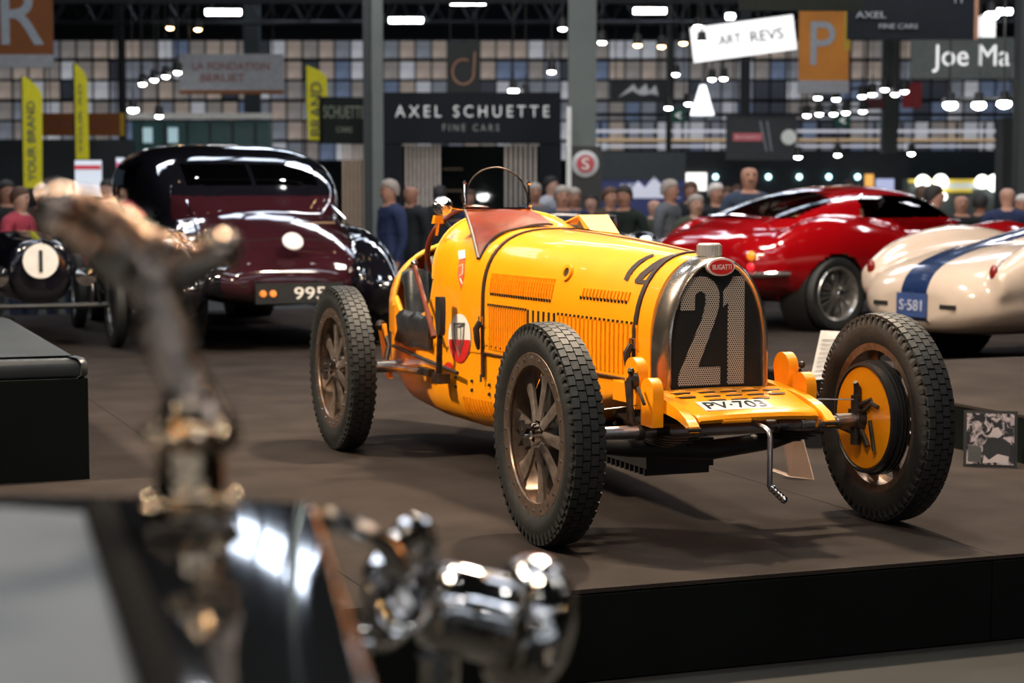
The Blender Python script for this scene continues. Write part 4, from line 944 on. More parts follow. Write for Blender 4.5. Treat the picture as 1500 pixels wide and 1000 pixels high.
# px, head top, depth, jacket, hair, facing (deg from camera: 0 looks at camera), pose, place
CROWD = [
 (572, 262, 19.0, NAVY, HG, -60, 0, 'left of the yellow car, before the striped booth curtain'),
 (604, 267, 20.5, CH, None, -50, 0, 'just behind the man in navy at the booth curtain'),
 (644, 271, 23, CH, HD, 170, 0, 'seen from behind above the steering wheel'),
 (686, 277, 24, NAVY, HB, 20, 0, 'half hidden left of the small windscreen'),
 (783, 267, 22, GREY, HG, 10, 0, 'just right of the small round-topped windscreen'),
 (806, 257, 24.5, WHC, HD, 60, 0, 'behind the leather scuttle, in pale jacket'),
 (823, 271, 19.5, STEELB, HG, 15, 1, 'under the round red and white sign'),
 (840, 274, 21.5, NAVY, HG, 20, 0, 'behind the shoulder of the man under the round sign'),
 (866, 283, 23, NAVY, HD, -10, 0, 'short figure above the yellow cowl scoop'),
 (893, 273, 20.5, BRW, HB, 30, 0, 'right of the yellow cowl scoop'),
 (915, 271, 19.5, GRN, HD, -25, 1, 'in dark green beside the blue wall'),
 (958, 288, 21, OLV, None, 10, 0, 'low head in front of the mountain logo'),
 (980, 262, 20, GREY, HG, 60, 0, 'in profile at the right end of the blue wall'),
 (1012, 265, 23, CH, HB, 0, 0, 'below the small white light panel'),
 (1019, 284, 19.6, OLV, HG, 15, 0, 'shorter, in front of the light panel'),
 (1048, 267, 21, CH, HW, 25, 0, 'left of the tall bald man at the red coupe'),
 (1066, 273, 24, WHC, HB, -20, 0, 'between the white-haired visitor and the tall man'),
 (1080, 270, 26, BRW, HB, 0, 0, 'right behind the shoulder of the tall man'),
 (1097, 238, 18.5, STEELB, None, 5, 1, 'tall, standing right behind the rear window of the red coupe'),
 (1243, 262, 27, BRW, HD, 10, 0, 'small head above the roof of the red coupe'),
 (1322, 279, 22, OLV, HB, -40, 0, 'leftmost of the group behind the red bonnet'),
 (1338, 290, 20.5, BRW, HB, 30, 0, 'second of the group behind the red bonnet'),
 (1352, 271, 21.5, CH, HB, -160, 0, 'with back turned, behind the red bonnet'),
 (1367, 270, 18.5, GRN, HD, 90, 0, 'large dark back view right above the red bonnet'),
 (1408, 281, 19.5, CH, None, 0, 1, 'facing us between two dark backs at right'),
 (1436, 283, 21, CH, HD, 150, 0, 'seen from behind, next to the bald facing man'),
 (1476, 269, 18.5, NAVY, None, 165, 0, 'bald back view near the right edge'),
 (1500, 284, 19.5, GREY, HW, -60, 0, 'cut by the right edge of the frame'),
 (8, 263, 19, CH, HD, 40, 0, 'cut by the left edge of the frame'),
 (28, 273, 17.5, PINK, HB, 70, 0, 'in a pink jacket left of the yellow flag'),
 (62, 270, 21, BRW, HG, 10, 0, 'below the left yellow flag'),
 (84, 268, 22, CH, HB, 20, 0, 'behind the bright wing tip of the mascot'),
 (158, 262, 22, CH, HD, -20, 0, 'right of the white screen with red band'),
]
for i, (px, ty, d, jk, hr, face, pose, where) in enumerate(CROWD):
    P = at(px, ty, d); s_ = (P.z-ZF)/1.76; P.z = ZF
    o = bpy.data.objects.new('person', PM[pose]); COL.objects.link(o); o.location = P; o.scale = (s_, s_, s_) if s_ > .9 else (s_*1.06, s_*1.06, s_)
    o.rotation_euler = (0, 0, -YAW+math.radians(face))
    sk = SKIN[i % 3]
    for k, mm in enumerate((sk, jk, JEAN if i % 2 else CH)): o.material_slots[k].link = 'OBJECT'; o.material_slots[k].material = mm
    if hr:
        h_ = bpy.data.objects.new('hair', HAIR); COL.objects.link(h_); h_.parent = o; h_.material_slots[0].link = 'OBJECT'; h_.material_slots[0].material = hr
    for nm_, fm_ in zip(('eye', 'eye', 'mouth'), FACE): f_ = bpy.data.objects.new(nm_, fm_); COL.objects.link(f_); f_.parent = o
    c_ = bpy.data.objects.new('jacket_collar', COLLAR); COL.objects.link(c_); c_.parent = o; c_.material_slots[0].link = 'OBJECT'; c_.material_slots[0].material = jk
    tag(o, 'person, %s, %s jacket, %s' % (HN[hr], CN[jk], where), 'person', 'visitors in the hall')

# ---------------------------------------------------------------- the hall beyond
DS = 2774.6
def frame(name, label, cat, px, d, z=None, rz=0, group=None):
    P = at(px, 275, d); P.z = ZF if z is None else z
    return thing(name, label, cat, P, -YAW+rz, group)
def zz(py, d, px=750): return at(px, py, d).z
GLOW = lambda n, c, e: mat('glow_'+n, c, .5, emit=e, noise=.03)
BG1 = mat('booth_navy', (.0045, .008, .013), .6, spec=.2, noise=.15); BG2 = mat('booth_green', (.008, .013, .011), .6, spec=.2, noise=.15)
# booth
d = 30; k = d/DS; bz = frame('dealer_booth', 'dark exhibition booth with white serif name across its fascia', 'booth', 680, d)
def bp_(px): return (px-680)*k
zt_, zb_ = zz(135, d)-ZF, zz(210, d)-ZF
MB().box((0, .15, (zt_+zb_)/2), (280*k, .3, zt_-zb_)).build('fascia', BG1, bz)
MB().box((bp_(504), .42, (zt_+zb_)/2-.03), (74*k, .25, (zt_-zb_)*.92), Matrix.Rotation(.35, 3, 'Z')).build('side_fascia', BG2, bz)
for a, b in ((540, 588), (790, 822)): MB().box(((bp_(a)+bp_(b))/2, .2, zb_/2), ((b-a)*k, .35, zb_)).build('pillar', BG1, bz)
CUR = mat('pale_curtain', (.45, .39, .35), .7, emit=.30); CUW = mat('wood_slat', (.38, .28, .20), .6, emit=.25)  # slats carry a faint glow of their own to look brighter
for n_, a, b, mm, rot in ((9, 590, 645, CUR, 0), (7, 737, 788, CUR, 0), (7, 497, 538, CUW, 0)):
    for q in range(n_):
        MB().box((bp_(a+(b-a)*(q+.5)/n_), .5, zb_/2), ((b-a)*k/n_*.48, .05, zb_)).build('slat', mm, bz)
MB().box((0, 1.6, zb_/2), (270*k, .1, zb_)).build('back_panel', FASC, bz)
for q in range(5): MB().box((bp_(660), 1.2, .5+.35*q), (.32, .3, .03)).build('shelf', mat('booth_wood', (.10, .065, .03), .5), bz)
text('AXEL SCHUETTE', 224*k, 17*k, mat('sign_white', (.6, .6, .6), .5, emit=.35), bz, (bp_(692), -.03, zz(163, d)-ZF), name='fascia_lettering', sp=1.5)
text('FINE CARS', 82*k, 10*k, mat('sign_grey', (.22, .24, .23), .5, emit=.15), bz, (bp_(690), -.03, zz(187, d)-ZF), name='fascia_lettering', sp=1.6)
text('SCHUETTE', 62*k, 18*k, mat('sign_olive', (.16, .19, .14), .5, emit=.12), bz, (bp_(503), .27, zz(163, d)-ZF), rz=.35, name='side_lettering')
text('CARS', 24*k, 8*k, mat('sign_olive', (0, 0, 0)), bz, (bp_(503), .27, zz(189, d)-ZF), rz=.35, name='side_lettering')
# other stands: dark walls along the hall
def wall_box(name, label, cat, x0, y0_, x1, y1_, d, mm, dep=.5, toground=False):
    k = d/DS; o = frame(name, label, cat, (x0+x1)/2, d); zt_ = zz(y0_, d)-ZF; zb_ = 0 if toground else zz(y1_, d)-ZF
    MB().box((0, dep/2, (zt_+zb_)/2), ((x1-x0)*k, dep, zt_-zb_)).build('panel', mm, o); return o, k
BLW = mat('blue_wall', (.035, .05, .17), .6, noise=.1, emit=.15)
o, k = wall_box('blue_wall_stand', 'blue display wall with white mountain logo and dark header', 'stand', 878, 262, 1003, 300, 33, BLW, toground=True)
MB().box((0, .22, zz(243, 33)-ZF), (126*k, .5, 40*k)).build('header', mat('slate_header', (.035, .05, .06), .6), o)
m = MB(); m.prism([(-.35, 0), (-.12, .30), (0, .18), (.16, .38), (.36, .12), (.62, .0)], lambda a, b, h_: (a, h_, b), -.03, -.005); lg = m.build('mountain_logo', GLOW('logo', (.6, .62, .75), .5), o); lg.location = (.05, -.0, zz(290, 33)-ZF)
text('ALPES', .3, .08, GLOW('logo', (0, 0, 0), 0), o, (-.25, -.03, zz(272, 33)-ZF))
o, k = wall_box('dark_stand', 'long dark stand wall behind the red coupe with teal lamps', 'stand', 1003, 225, 1330, 300, 38, mat('stand_dark', (.012, .018, .022), .6), toground=True)
for px in (1048, 1125, 1170, 1213, 1255): MB().sphere(((px-1166.5)*k, -.06, zz(259, 38)-ZF), .055, 10).build('lamp', GLOW('teal', (.5, .85, .9), 5), o)
MB().box(((1020-1166.5)*k, -.05, zz(266, 38)-ZF), (30*k, .06, 26*k)).build('light_panel', GLOW('panel', (.9, .9, .85), 1.6), o)
MB().box(((1272-1166.5)*k, -.05, zz(265, 38)-ZF), (12*k, .06, 20*k)).build('amber_panel', GLOW('amber', (.9, .45, .1), .9), o)
MB().box(((1295-1166.5)*k, -.05, zz(275, 38)-ZF), (26*k, .06, 26*k)).build('screen', GLOW('screen', (.45, .5, .75), .8), o)
o, k = wall_box('bar_stand', 'bright stand with yellow band and round white lamps at right', 'stand', 1330, 262, 1470, 300, 36, mat('stand_pale', (.10, .12, .12), .6), toground=True)
MB().box((0, -.05, zz(265, 36)-ZF), (140*k, .1, 5*k)).build('yellow_band', GLOW('yellow', (.8, .6, .08), .5), o)
MB().box((-.1, -.05, zz(279, 36)-ZF), (60*k, .1, 5*k)).build('yellow_band', GLOW('yellow', (0, 0, 0), 0), o)
for px, py, r in ((1350, 267, 11), (1376, 266, 11), (1436, 266, 10), (1455, 268, 13), (1380, 288, 6)): MB().sphere(((px-1400)*k, -.12, zz(py, 36)-ZF), r*k, 12).build('globe_lamp', GLOW('globe', (.95, .95, .88), 3.2), o)
MB().box((.2, -.04, zz(272, 36)-ZF), (70*k, .05, 9*k)).build('light_panel', GLOW('pale', (.5, .55, .55), .6), o)
o, k = wall_box('left_stand', 'dark stand wall at the far left below the orange banner', 'stand', -60, 205, 192, 300, 34, mat('stand_dark', (0, 0, 0)), toground=True)
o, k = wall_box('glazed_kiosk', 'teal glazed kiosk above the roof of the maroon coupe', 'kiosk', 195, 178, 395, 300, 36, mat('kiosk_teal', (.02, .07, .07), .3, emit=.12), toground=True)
MB().box((0, -.05, zz(170, 36)-ZF), (205*k, .2, 8*k)).build('roof_edge', mat('pale_edge', (.5, .5, .48), .5, emit=.25), o)
for q in range(6): MB().box(((210+33*q-295)*k, -.04, zz(197, 36)-ZF), (3*k, .04, 34*k)).build('mullion', BLK, o)
for px, c_ in ((218, 'warm'), (255, 'pale')): MB().box(((px-295)*k, -.03, zz(198, 36)-ZF), (14*k, .04, 22*k)).build('lit_pane', GLOW('kiosk_'+c_, (.35, .5, .55), .7), o)
o, k = wall_box('right_stand', 'tall black stand wall at the right edge', 'stand', 1468, 172, 1560, 300, 31, BLK, toground=True)
o = frame('display_screen', 'white screen with a red band left of the maroon coupe', 'screen', 130, 24); k = 24/DS
MB().box((0, 0, zz(262, 24)-ZF), (38*k, .06, 54*k)).build('panel', GLOW('white_screen', (.50, .55, .62), .8), o); MB().box((0, -.035, zz(245, 24)-ZF), (38*k, .02, 6*k)).build('red_band', GLOW('red_band', (.45, .03, .05), .5), o); MB().box((0, .05, (zz(288, 24)-ZF)/2), (.08, .05, zz(288, 24)-ZF)).build('post', BLK, o)
o = frame('display_screen', 'narrow screen with magenta stripe beside the maroon coupe', 'screen', 177, 25); k = 25/DS
MB().box((0, 0, zz(248, 25)-ZF), (11*k, .06, 34*k)).build('panel', GLOW('white_screen', (0, 0, 0), 0), o); MB().box((-3*k, -.035, zz(246, 25)-ZF), (4*k, .02, 16*k)).build('magenta_stripe', GLOW('magenta', (.6, .04, .22), .6), o); MB().box((0, .05, (zz(265, 25)-ZF)/2), (.06, .05, zz(265, 25)-ZF)).build('post', BLK, o)
# columns
CONC = mat('grey_green_column', (.13, .15, .14), .8, noise=.1, nscale=2); CDK = mat('dark_column', (.035, .042, .042), .8)
for i, (a, b, d_, mm) in enumerate(((533, 545, 27, CDK), (546, 562, 27, CONC), (832, 872, 26, CONC), (1486, 1530, 24, CDK), (1290, 1312, 45, CONC), (360, 383, 50, CDK), (1083, 1097, 50, BLK), (975, 983, 48, BLK), (176, 184, 50, BLK))):
    k = d_/DS; P = at((a+b)/2, 275, d_); c = MB().box((0, 0, (9.4+ZF)/2+.0), ((b-a)*k, (b-a)*k*.8, 9.4-ZF)).build('trim_%d' % (i+1), mm); c.location = (P.x, P.y, 0); c.rotation_euler = (0, 0, -YAW); struct(c)
# signs hung or standing
def sign(name, label, cat, x0, y0_, x1, y1_, d, mm, rz=0, hang=True, dep=.06, group=None):
    k = d/DS; zc = zz((y0_+y1_)/2, d, (x0+x1)/2); o = frame(name, label, cat, (x0+x1)/2, d, zz(y1_, d, (x0+x1)/2), rz, group)
    hh = (y1_-y0_)*k; MB().box((0, 0, hh/2), ((x1-x0)*k, dep, hh)).build('board', mm, o)
    if hang:
        for s_ in (-1, 1): MB().tube([(s_*(x1-x0)*k*.4, 0, hh), (s_*(x1-x0)*k*.4, 0, 9.3-o.location.z)], .012, 5).build('hanging_wire', BLK, o)
    return o, k, hh
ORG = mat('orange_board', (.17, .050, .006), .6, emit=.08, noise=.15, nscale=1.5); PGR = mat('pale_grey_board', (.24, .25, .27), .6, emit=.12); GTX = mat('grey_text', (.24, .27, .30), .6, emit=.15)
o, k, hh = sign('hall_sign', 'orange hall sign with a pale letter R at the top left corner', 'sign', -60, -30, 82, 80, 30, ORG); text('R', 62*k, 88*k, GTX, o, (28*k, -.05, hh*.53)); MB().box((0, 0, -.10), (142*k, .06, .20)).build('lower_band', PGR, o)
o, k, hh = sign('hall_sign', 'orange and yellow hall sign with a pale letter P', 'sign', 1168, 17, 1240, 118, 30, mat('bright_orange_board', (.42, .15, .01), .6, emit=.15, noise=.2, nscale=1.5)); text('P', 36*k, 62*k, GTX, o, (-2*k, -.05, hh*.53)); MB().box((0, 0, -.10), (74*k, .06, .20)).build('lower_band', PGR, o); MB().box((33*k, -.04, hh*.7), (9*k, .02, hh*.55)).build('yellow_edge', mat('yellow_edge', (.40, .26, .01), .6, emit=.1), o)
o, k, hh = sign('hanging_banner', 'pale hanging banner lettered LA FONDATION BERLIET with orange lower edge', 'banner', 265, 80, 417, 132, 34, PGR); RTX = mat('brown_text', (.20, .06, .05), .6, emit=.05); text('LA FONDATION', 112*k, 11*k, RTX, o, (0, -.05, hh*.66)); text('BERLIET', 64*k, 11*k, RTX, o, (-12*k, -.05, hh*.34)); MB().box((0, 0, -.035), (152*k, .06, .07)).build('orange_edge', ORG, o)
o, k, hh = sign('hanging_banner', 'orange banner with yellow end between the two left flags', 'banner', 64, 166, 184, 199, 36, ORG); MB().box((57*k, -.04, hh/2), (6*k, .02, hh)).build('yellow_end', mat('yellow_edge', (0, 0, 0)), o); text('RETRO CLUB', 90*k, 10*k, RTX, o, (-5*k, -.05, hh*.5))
o, k, hh = sign('hanging_banner', 'dark banner with a copper loop emblem above the booth', 'banner', 655, 62, 703, 138, 31, mat('banner_dark', (.014, .018, .018), .7)); m = MB(); m.tube([(.22*math.cos(t)*.8-.0, -.04, hh*.42+.20*math.sin(t)) for t in [PI*.35+PI*1.55*q/16 for q in range(17)]]+[(.19, -.04, hh*.80)], .018, 6); m.build('loop_emblem', mat('copper_print', (.30, .15, .09), .5, emit=.1), o)
LIT = GLOW('lit_sign', (.85, .85, .86), 1.05)
o, k, hh = sign('lightbox', 'brightly lit white lightbox sign tilted below the hall roof', 'sign', 1015, 32, 1165, 82, 30, LIT); b_ = [c for c in o.children if c.name.startswith('board')][0]; b_.rotation_euler = (0, -.13, 0); BT = mat('black_text', (.03, .03, .035), .5); t_ = text('.ART', 36*k, 14*k, BT, o, (-25*k, -.06, hh*.47)); t_.rotation_euler = (PI/2, -.13, 0); t_ = text('REVS', 48*k, 16*k, BT, o, (30*k, -.06, hh*.60)); t_.rotation_euler = (PI/2, -.13, 0)
o, k, hh = sign('hanging_banner', 'dark suspended fascia lettered AXEL at the top right', 'banner', 1238, -20, 1424, 58, 22, BG1); text('AXEL', 44*k, 9*k, GTX, o, (-60*k, -.05, hh*.45)); text('FINE CARS', 56*k, 7*k, GTX, o, (-20*k, -.05, hh*.24)); text('TT', 18*k, 18*k, GTX, o, (66*k, -.05, hh*.78)); MB().box((93*k, 0, hh*.5), (6*k, .07, hh)).build('copper_edge', mat('copper_print', (0, 0, 0)), o)
o, k, hh = sign('hanging_banner', 'long dark green fascia across the very top right', 'banner', 1080, -30, 1260, 16, 20, BG2)
o, k, hh = sign('hanging_banner', 'grey green banner with large white name Joe Ma', 'banner', 1331, 56, 1480, 115, 28, mat('grey_green_board', (.07, .085, .08), .6, emit=.1)); text('Joe Ma', 112*k, 40*k, GLOW('name', (.75, .75, .75), .8), o, (12*k, -.05, hh*.48), off=0); m = MB(); m.prism([(-.5, .0), (.46, .0), (.46, .42), (-.5, .1)], lambda a, b, h_: (a, h_, b), 0, .3); q_ = m.build('lit_soffit', LIT, o); q_.location = (.1, .3, hh)
o, k, hh = sign('hanging_banner', 'dark banner with a red lettered strip and pale disc behind the red coupe', 'banner', 1063, 172, 1165, 234, 35, mat('banner_grey', (.03, .035, .04), .6, emit=.1)); MB().box((-20*k, -.04, hh*.53), (42*k, .02, 11*k)).build('red_strip', GLOW('strip', (.30, .06, .08), .7), o); text('ROSSO', 36*k, 5*k, WHT, o, (-20*k, -.055, hh*.53)); MB().lathe([(0, -.05), (11*k, -.05), (11*k, 0)], (40*k, 0, hh*.53), (0, 1, 0), 20).build('pale_disc', GLOW('disc', (.4, .42, .4), .6), o)
for px0, px1 in ((-2, 8), (8, 15)): MB().tube([(px0*k, -.045, hh*.9), (px1*k, -.045, hh*.2)], .02, 4).build('drawn_line', GTX, o)
o, k, hh = sign('hanging_banner', 'dark banner with pale pointed M emblem', 'banner', 893, 119, 975, 150, 40, mat('banner_grey', (0, 0, 0))); m = MB(); m.prism([(-.42, -.12), (-.1, .16), (0, .02), (.16, .17), (.22, 0), (.36, .14), (.42, -.08), (.26, -.04), (.12, -.08), (.02, -.06), (-.12, .02)], lambda a, b, h_: (a, h_, b), -.06, -.035); q_ = m.build('pointed_emblem', GLOW('emblem', (.35, .37, .38), .5), o); q_.location = (.0, 0, hh*.5)
o, k, hh = sign('hanging_banner', 'small red banner high beside the grey column at right', 'banner', 1320, 121, 1347, 158, 40, mat('red_board', (.22, .01, .015), .5, emit=.15))
o, k, hh = sign('hanging_banner', 'dark red board left of the small red banner', 'banner', 1266, 144, 1294, 160, 41, mat('dark_red_board', (.08, .01, .015), .5, emit=.1))
o, k, hh = sign('exit_sign', 'small green exit pictogram sign below the letter P sign', 'sign', 1221, 167, 1244, 186, 42, mat('green_board', (.01, .07, .05), .5, emit=.25)); text('<', 8*k, 10*k, GLOW('name', (0, 0, 0), 0), o, (0, -.05, hh*.5))
o, k, hh = sign('exit_sign', 'small green exit pictogram sign right of the dark M banner', 'sign', 982, 158, 1003, 180, 42, mat('green_board', (0, 0, 0))); text('<', 8*k, 10*k, GLOW('name', (0, 0, 0), 0), o, (0, -.05, hh*.5))
# round sign on black pillar panel
o = frame('round_sign', 'round white-rimmed sign with red emblem on a black pillar panel', 'sign', 855, 25.5); k = 25.5/DS
MB().box((0, 0, (zz(214, 25.5)-ZF)/2), (52*k, .1, zz(214, 25.5)-ZF)).build('pillar_panel', BLK, o)
zc = zz(240, 25.5)-ZF; MB().lathe([(0, .11), (15*k, .11), (17*k, .10), (19.5*k, .09), (19.5*k, .04)], (2*k, 0, zc), (0, -1, 0), 32).build('rim_disc', mat('disc_silver', (.45, .46, .46), .4, emit=.12), o)
MB().lathe([(0, .13), (13*k, .125), (13*k, .10)], (2*k, 0, zc), (0, -1, 0), 28).build('red_field', mat('disc_red', (.35, .04, .05), .4, emit=.2), o)
text('S', 11*k, 17*k, WHT, o, (2*k, -.14, zc)); MB().box((-22*k, -.06, zz(250, 25.5)-ZF+.3), (7*k, .03, 1.1)).build('white_stripe', mat('pale_edge', (0, 0, 0)), o)
# feather flags
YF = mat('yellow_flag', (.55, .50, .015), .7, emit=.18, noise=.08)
for lab, pxl, pyt, pyb, wpx, wt, d_, tx in (('yellow feather flag with grey lettering at the far left', 48, 112, 275, 27, 12, 28, 'YOUR BRAND'), ('narrow yellow feather flag seen nearly edge on', 120, 92, 233, 19, 5, 30, 'YOUR AD'), ('yellow feather flag rising behind the left booth wing', 464, 96, 205, 30, 16, 33, 'BRAND')):
    k = d_/DS; o = frame('feather_flag', lab, 'flag', pxl, d_); zb_ = zz(pyb, d_)-ZF; zt_ = zz(pyt, d_)-ZF; H_ = zt_-zb_
    poly = [(-wpx*k*.42, zb_), (wpx*k*.58, zb_)]+[(wpx*k*(.58-.9*(q/8)**2.2), zb_+H_*(.80+.20*q/8)) for q in range(9)]+[(-wpx*k*.5, zt_)]
    MB().prism(poly, lambda a, b, h_: (a+.02*math.sin(b*3), h_+.03*math.sin(b*4), b), -.006, .006).build('cloth', YF, o); MB().tube([(-wpx*k*.5, .01, 0), (-wpx*k*.5, .01, zt_)], .015, 6).build('pole', BLK, o)
    t_ = text(tx, H_*.72, wt*k, GREY, o, (wpx*k*.02, -.045, zb_+H_*.42)); t_.rotation_euler = (PI/2, -PI/2, 0)
# glazed facade far behind
DW = 70; k = DW/DS
PC = [mat('pane_warm', (.60, .49, .42), .4, emit=.30, noise=.35, nscale=1.5), mat('pane_sand', (.50, .45, .42), .4, emit=.24, noise=.35, nscale=1.5), mat('pane_grey', (.42, .45, .52), .4, emit=.22, noise=.4, nscale=1.5), mat('pane_blue', (.28, .36, .55), .4, emit=.22, noise=.4, nscale=1.5), mat('pane_white', (.70, .72, .80), .4, emit=.36, noise=.3, nscale=1.5), mat('pane_dim', (.14, .16, .20), .4, emit=.10, noise=.3)]
PMs = [MB().box((0, 0, 0), (21*k, .03, 25*k)).mesh('pane', c) for c in PC]
FR = mat('frame_dark', (.02, .025, .03), .6)
rnd = random.Random(4)
for b in range(16):
    xc = 45+94*b; P = at(xc, 275, DW)
    z0, z1 = zz(236, DW), zz(58, DW); m = MB()
    for q in range(5): m.box(((-47+23.5*q)*k, 0, (z0+z1)/2), (2.2*k, .12, z1-z0))
    for r_ in range(7): m.box((0, 0, z0+(z1-z0)*r_/6), (94*k, .14, (5 if r_ % 2 else 2.5)*k))
    wn = m.build('window_%d' % (b+1), FR); wn.location = (P.x, P.y, 0); wn.rotation_euler = (0, 0, -YAW); struct(wn)
    for q in range(4):
        for r_ in range(6):
            top = r_ >= 4
            wts = (5, 4, 2, 1, 2, .3) if top else ((2, 3, 4, 2, 3, 1) if xc < 900 else (1, 2, 4, 3, 4, 2))
            if r_ == 0 and rnd.random() < .5: wts = (0, 0, 1, 1, 1, 6)
            pi_ = rnd.choices(range(6), wts)[0]; p = bpy.data.objects.new('pane', PMs[pi_]); COL.objects.link(p); p.parent = wn; p.location = ((-35.2+23.5*q)*k, .02, z0+(z1-z0)*(r_+.5)/6)
wb = MB(); zz1 = zz(58, DW); zz0 = zz(236, DW)
wb.box((0, .3, (zz1+9.5)/2), (80, .3, 9.5-zz1)); wb.box((0, .3, (zz0+ZF)/2), (80, .3, zz0-ZF)); w_ = wb.build('wall_back', mat('wall_dark', (.012, .016, .019), .8)); P = hall(0, DW, 0); w_.location = (P.x, P.y, 0); w_.rotation_euler = (0, 0, -YAW); struct(w_)
ce = MB().box((0, 0, 9.6), (80, 110, .2)).build('ceiling', mat('roof_dark', (.008, .011, .012), .8)); P = hall(0, 20, 0); ce.location = (P.x, P.y, 0); ce.rotation_euler = (0, 0, -YAW); struct(ce)
for s_, nm in ((-1, 'wall_left'), (1, 'wall_right')):
    w_ = MB().box((0, 0, 4.5), (.3, 110, 10)).build(nm, mat('wall_dark', (0, 0, 0))); P = hall(s_*38, 20, 0); w_.location = (P.x, P.y, 0); w_.rotation_euler = (0, 0, -YAW); struct(w_)
# mezzanine gallery with lit rail on the right half
o = frame('mezzanine_rail', 'long gallery rail with warm and white light lines across the right half', 'railing', 1180, 60); k = 60/DS
for py, mm, hh in ((192, GLOW('railwhite', (.55, .55, .6), .7), 4), (205, GLOW('railwarm', (.55, .38, .22), .6), 4), (214, GLOW('railwhite', (0, 0, 0), 0), 3), (168, FR, 6)): MB().box((0, 0, zz(py, 60)-ZF), (620*k, .1, hh*k)).build('rail', mm, o)
for q in range(16): MB().box(((-300+40*q)*k, .03, zz(200, 60)-ZF), (4*k, .06, 40*k)).build('post', FR, o)
MB().box((0, .3, (zz(220, 60)-ZF)/2), (620*k, .3, zz(220, 60)-ZF)).build('gallery_front', mat('stand_dark', (0, 0, 0)), o)
# roof trusses
for d_, zc in ((34, 4.75), (46, 5.4), (58, 6.4)):
    P = hall(0, d_, 0); o = thing('roof_truss', 'dark lattice roof truss, %s' % {34: 'nearest of three above the booth', 46: 'middle one of three', 58: 'farthest, just before the glazed wall'}[d_], 'truss', (P.x, P.y, zc-.3), -YAW, 'roof trusses')
    W_ = .27*d_+8
    MB().tube([(-W_, 0, 0), (W_, 0, 0)], .06, 6).build('lower_chord', FR, o); MB().tube([(-W_, 0, .9), (W_, 0, .9)], .08, 6).build('upper_chord', FR, o)
    m = MB(); n_ = int(W_)
    for q in range(-n_, n_): m.tube([(q, 0, 0), (q+.5, 0, .9)], .03, 5); m.tube([(q+.5, 0, .9), (q+1, 0, 0)], .03, 5)
    stuff(m.build('lattice', FR, o))
    for s_ in (-1, 1): MB().tube([(s_*W_*.8, 0, .9), (s_*W_*.8, 0, 9.4-zc+.3)], .03, 5).build('hanger', FR, o)
# strip lamps and spotlights that show
LW = GLOW('lamp_white', (1, 1, .97), 24); LWM = GLOW('lamp_warm', (1, .62, .30), 18); LHS = MB()
def lampbody(L_, r, nm):
    return None
for lab, px, py, w_, d_ in (('top left above the pale banner', 327, 18, 50, 44), ('at the top centre edge', 685, 3, 52, 40), ('left of centre below the roof', 595, 30, 48, 46), ('right of the centre column', 952, 16, 46, 44), ('short one at the top right corner', 1470, 17, 22, 36), ('above the lightbox sign', 1070, 24, 12, 40)):
    P = at(px, py, d_); k = d_/DS; o = thing('strip_lamp', 'bright strip lamp under the dark roof, '+lab, 'lamp', P, -YAW, 'strip lamps under the roof')
    MB().box((0, 0, 0), (w_*k, .12, 7*k)).build('tube', LW, o); MB().box((0, 0, 5*k), (w_*k*1.05, .2, 3*k)).build('housing', BLK, o); MB().tube([(0, 0, .1), (0, 0, 9.4-P.z)], .015, 5).build('hanger', BLK, o)
hs_ = MB(); hs_.lathe([(.0, .16), (.06, .15), (.075, .02), (.08, -.02), (.07, -.02)], n=14); hs_.tube([(0, 0, .16), (0, 0, .30)], .012, 6); HSM = hs_.mesh('housing', BLK)
LNM = {}
def spot(px, py, d_, warm, lab, r=.07, P=None, rot=(0, 0, 0), grp='hall spotlights'):
    P = at(px, py, d_) if P is None else P
    key = (warm, r)
    if key not in LNM: m = MB(); m.sphere((0, 0, -.02), r, 10, sc=(1, 1, .6)); LNM[key] = m.mesh('lens', LWM if warm == 1 else (LW if warm == 0 else warm))
    o = bpy.data.objects.new('spotlight', HSM); COL.objects.link(o); o.location = P; o.rotation_euler = (rot[0], rot[1], -YAW+rot[2])
    l = bpy.data.objects.new('lens', LNM[key]); COL.objects.link(l); l.parent = o; tag(o, lab, 'lamp', grp)
    if rot == (0, 0, 0): MB().tube([(0, 0, .28), (0, 0, 9.46-P.z)], .006, 4).build('hanging_wire', BLK, o)
    return o
rail = {}
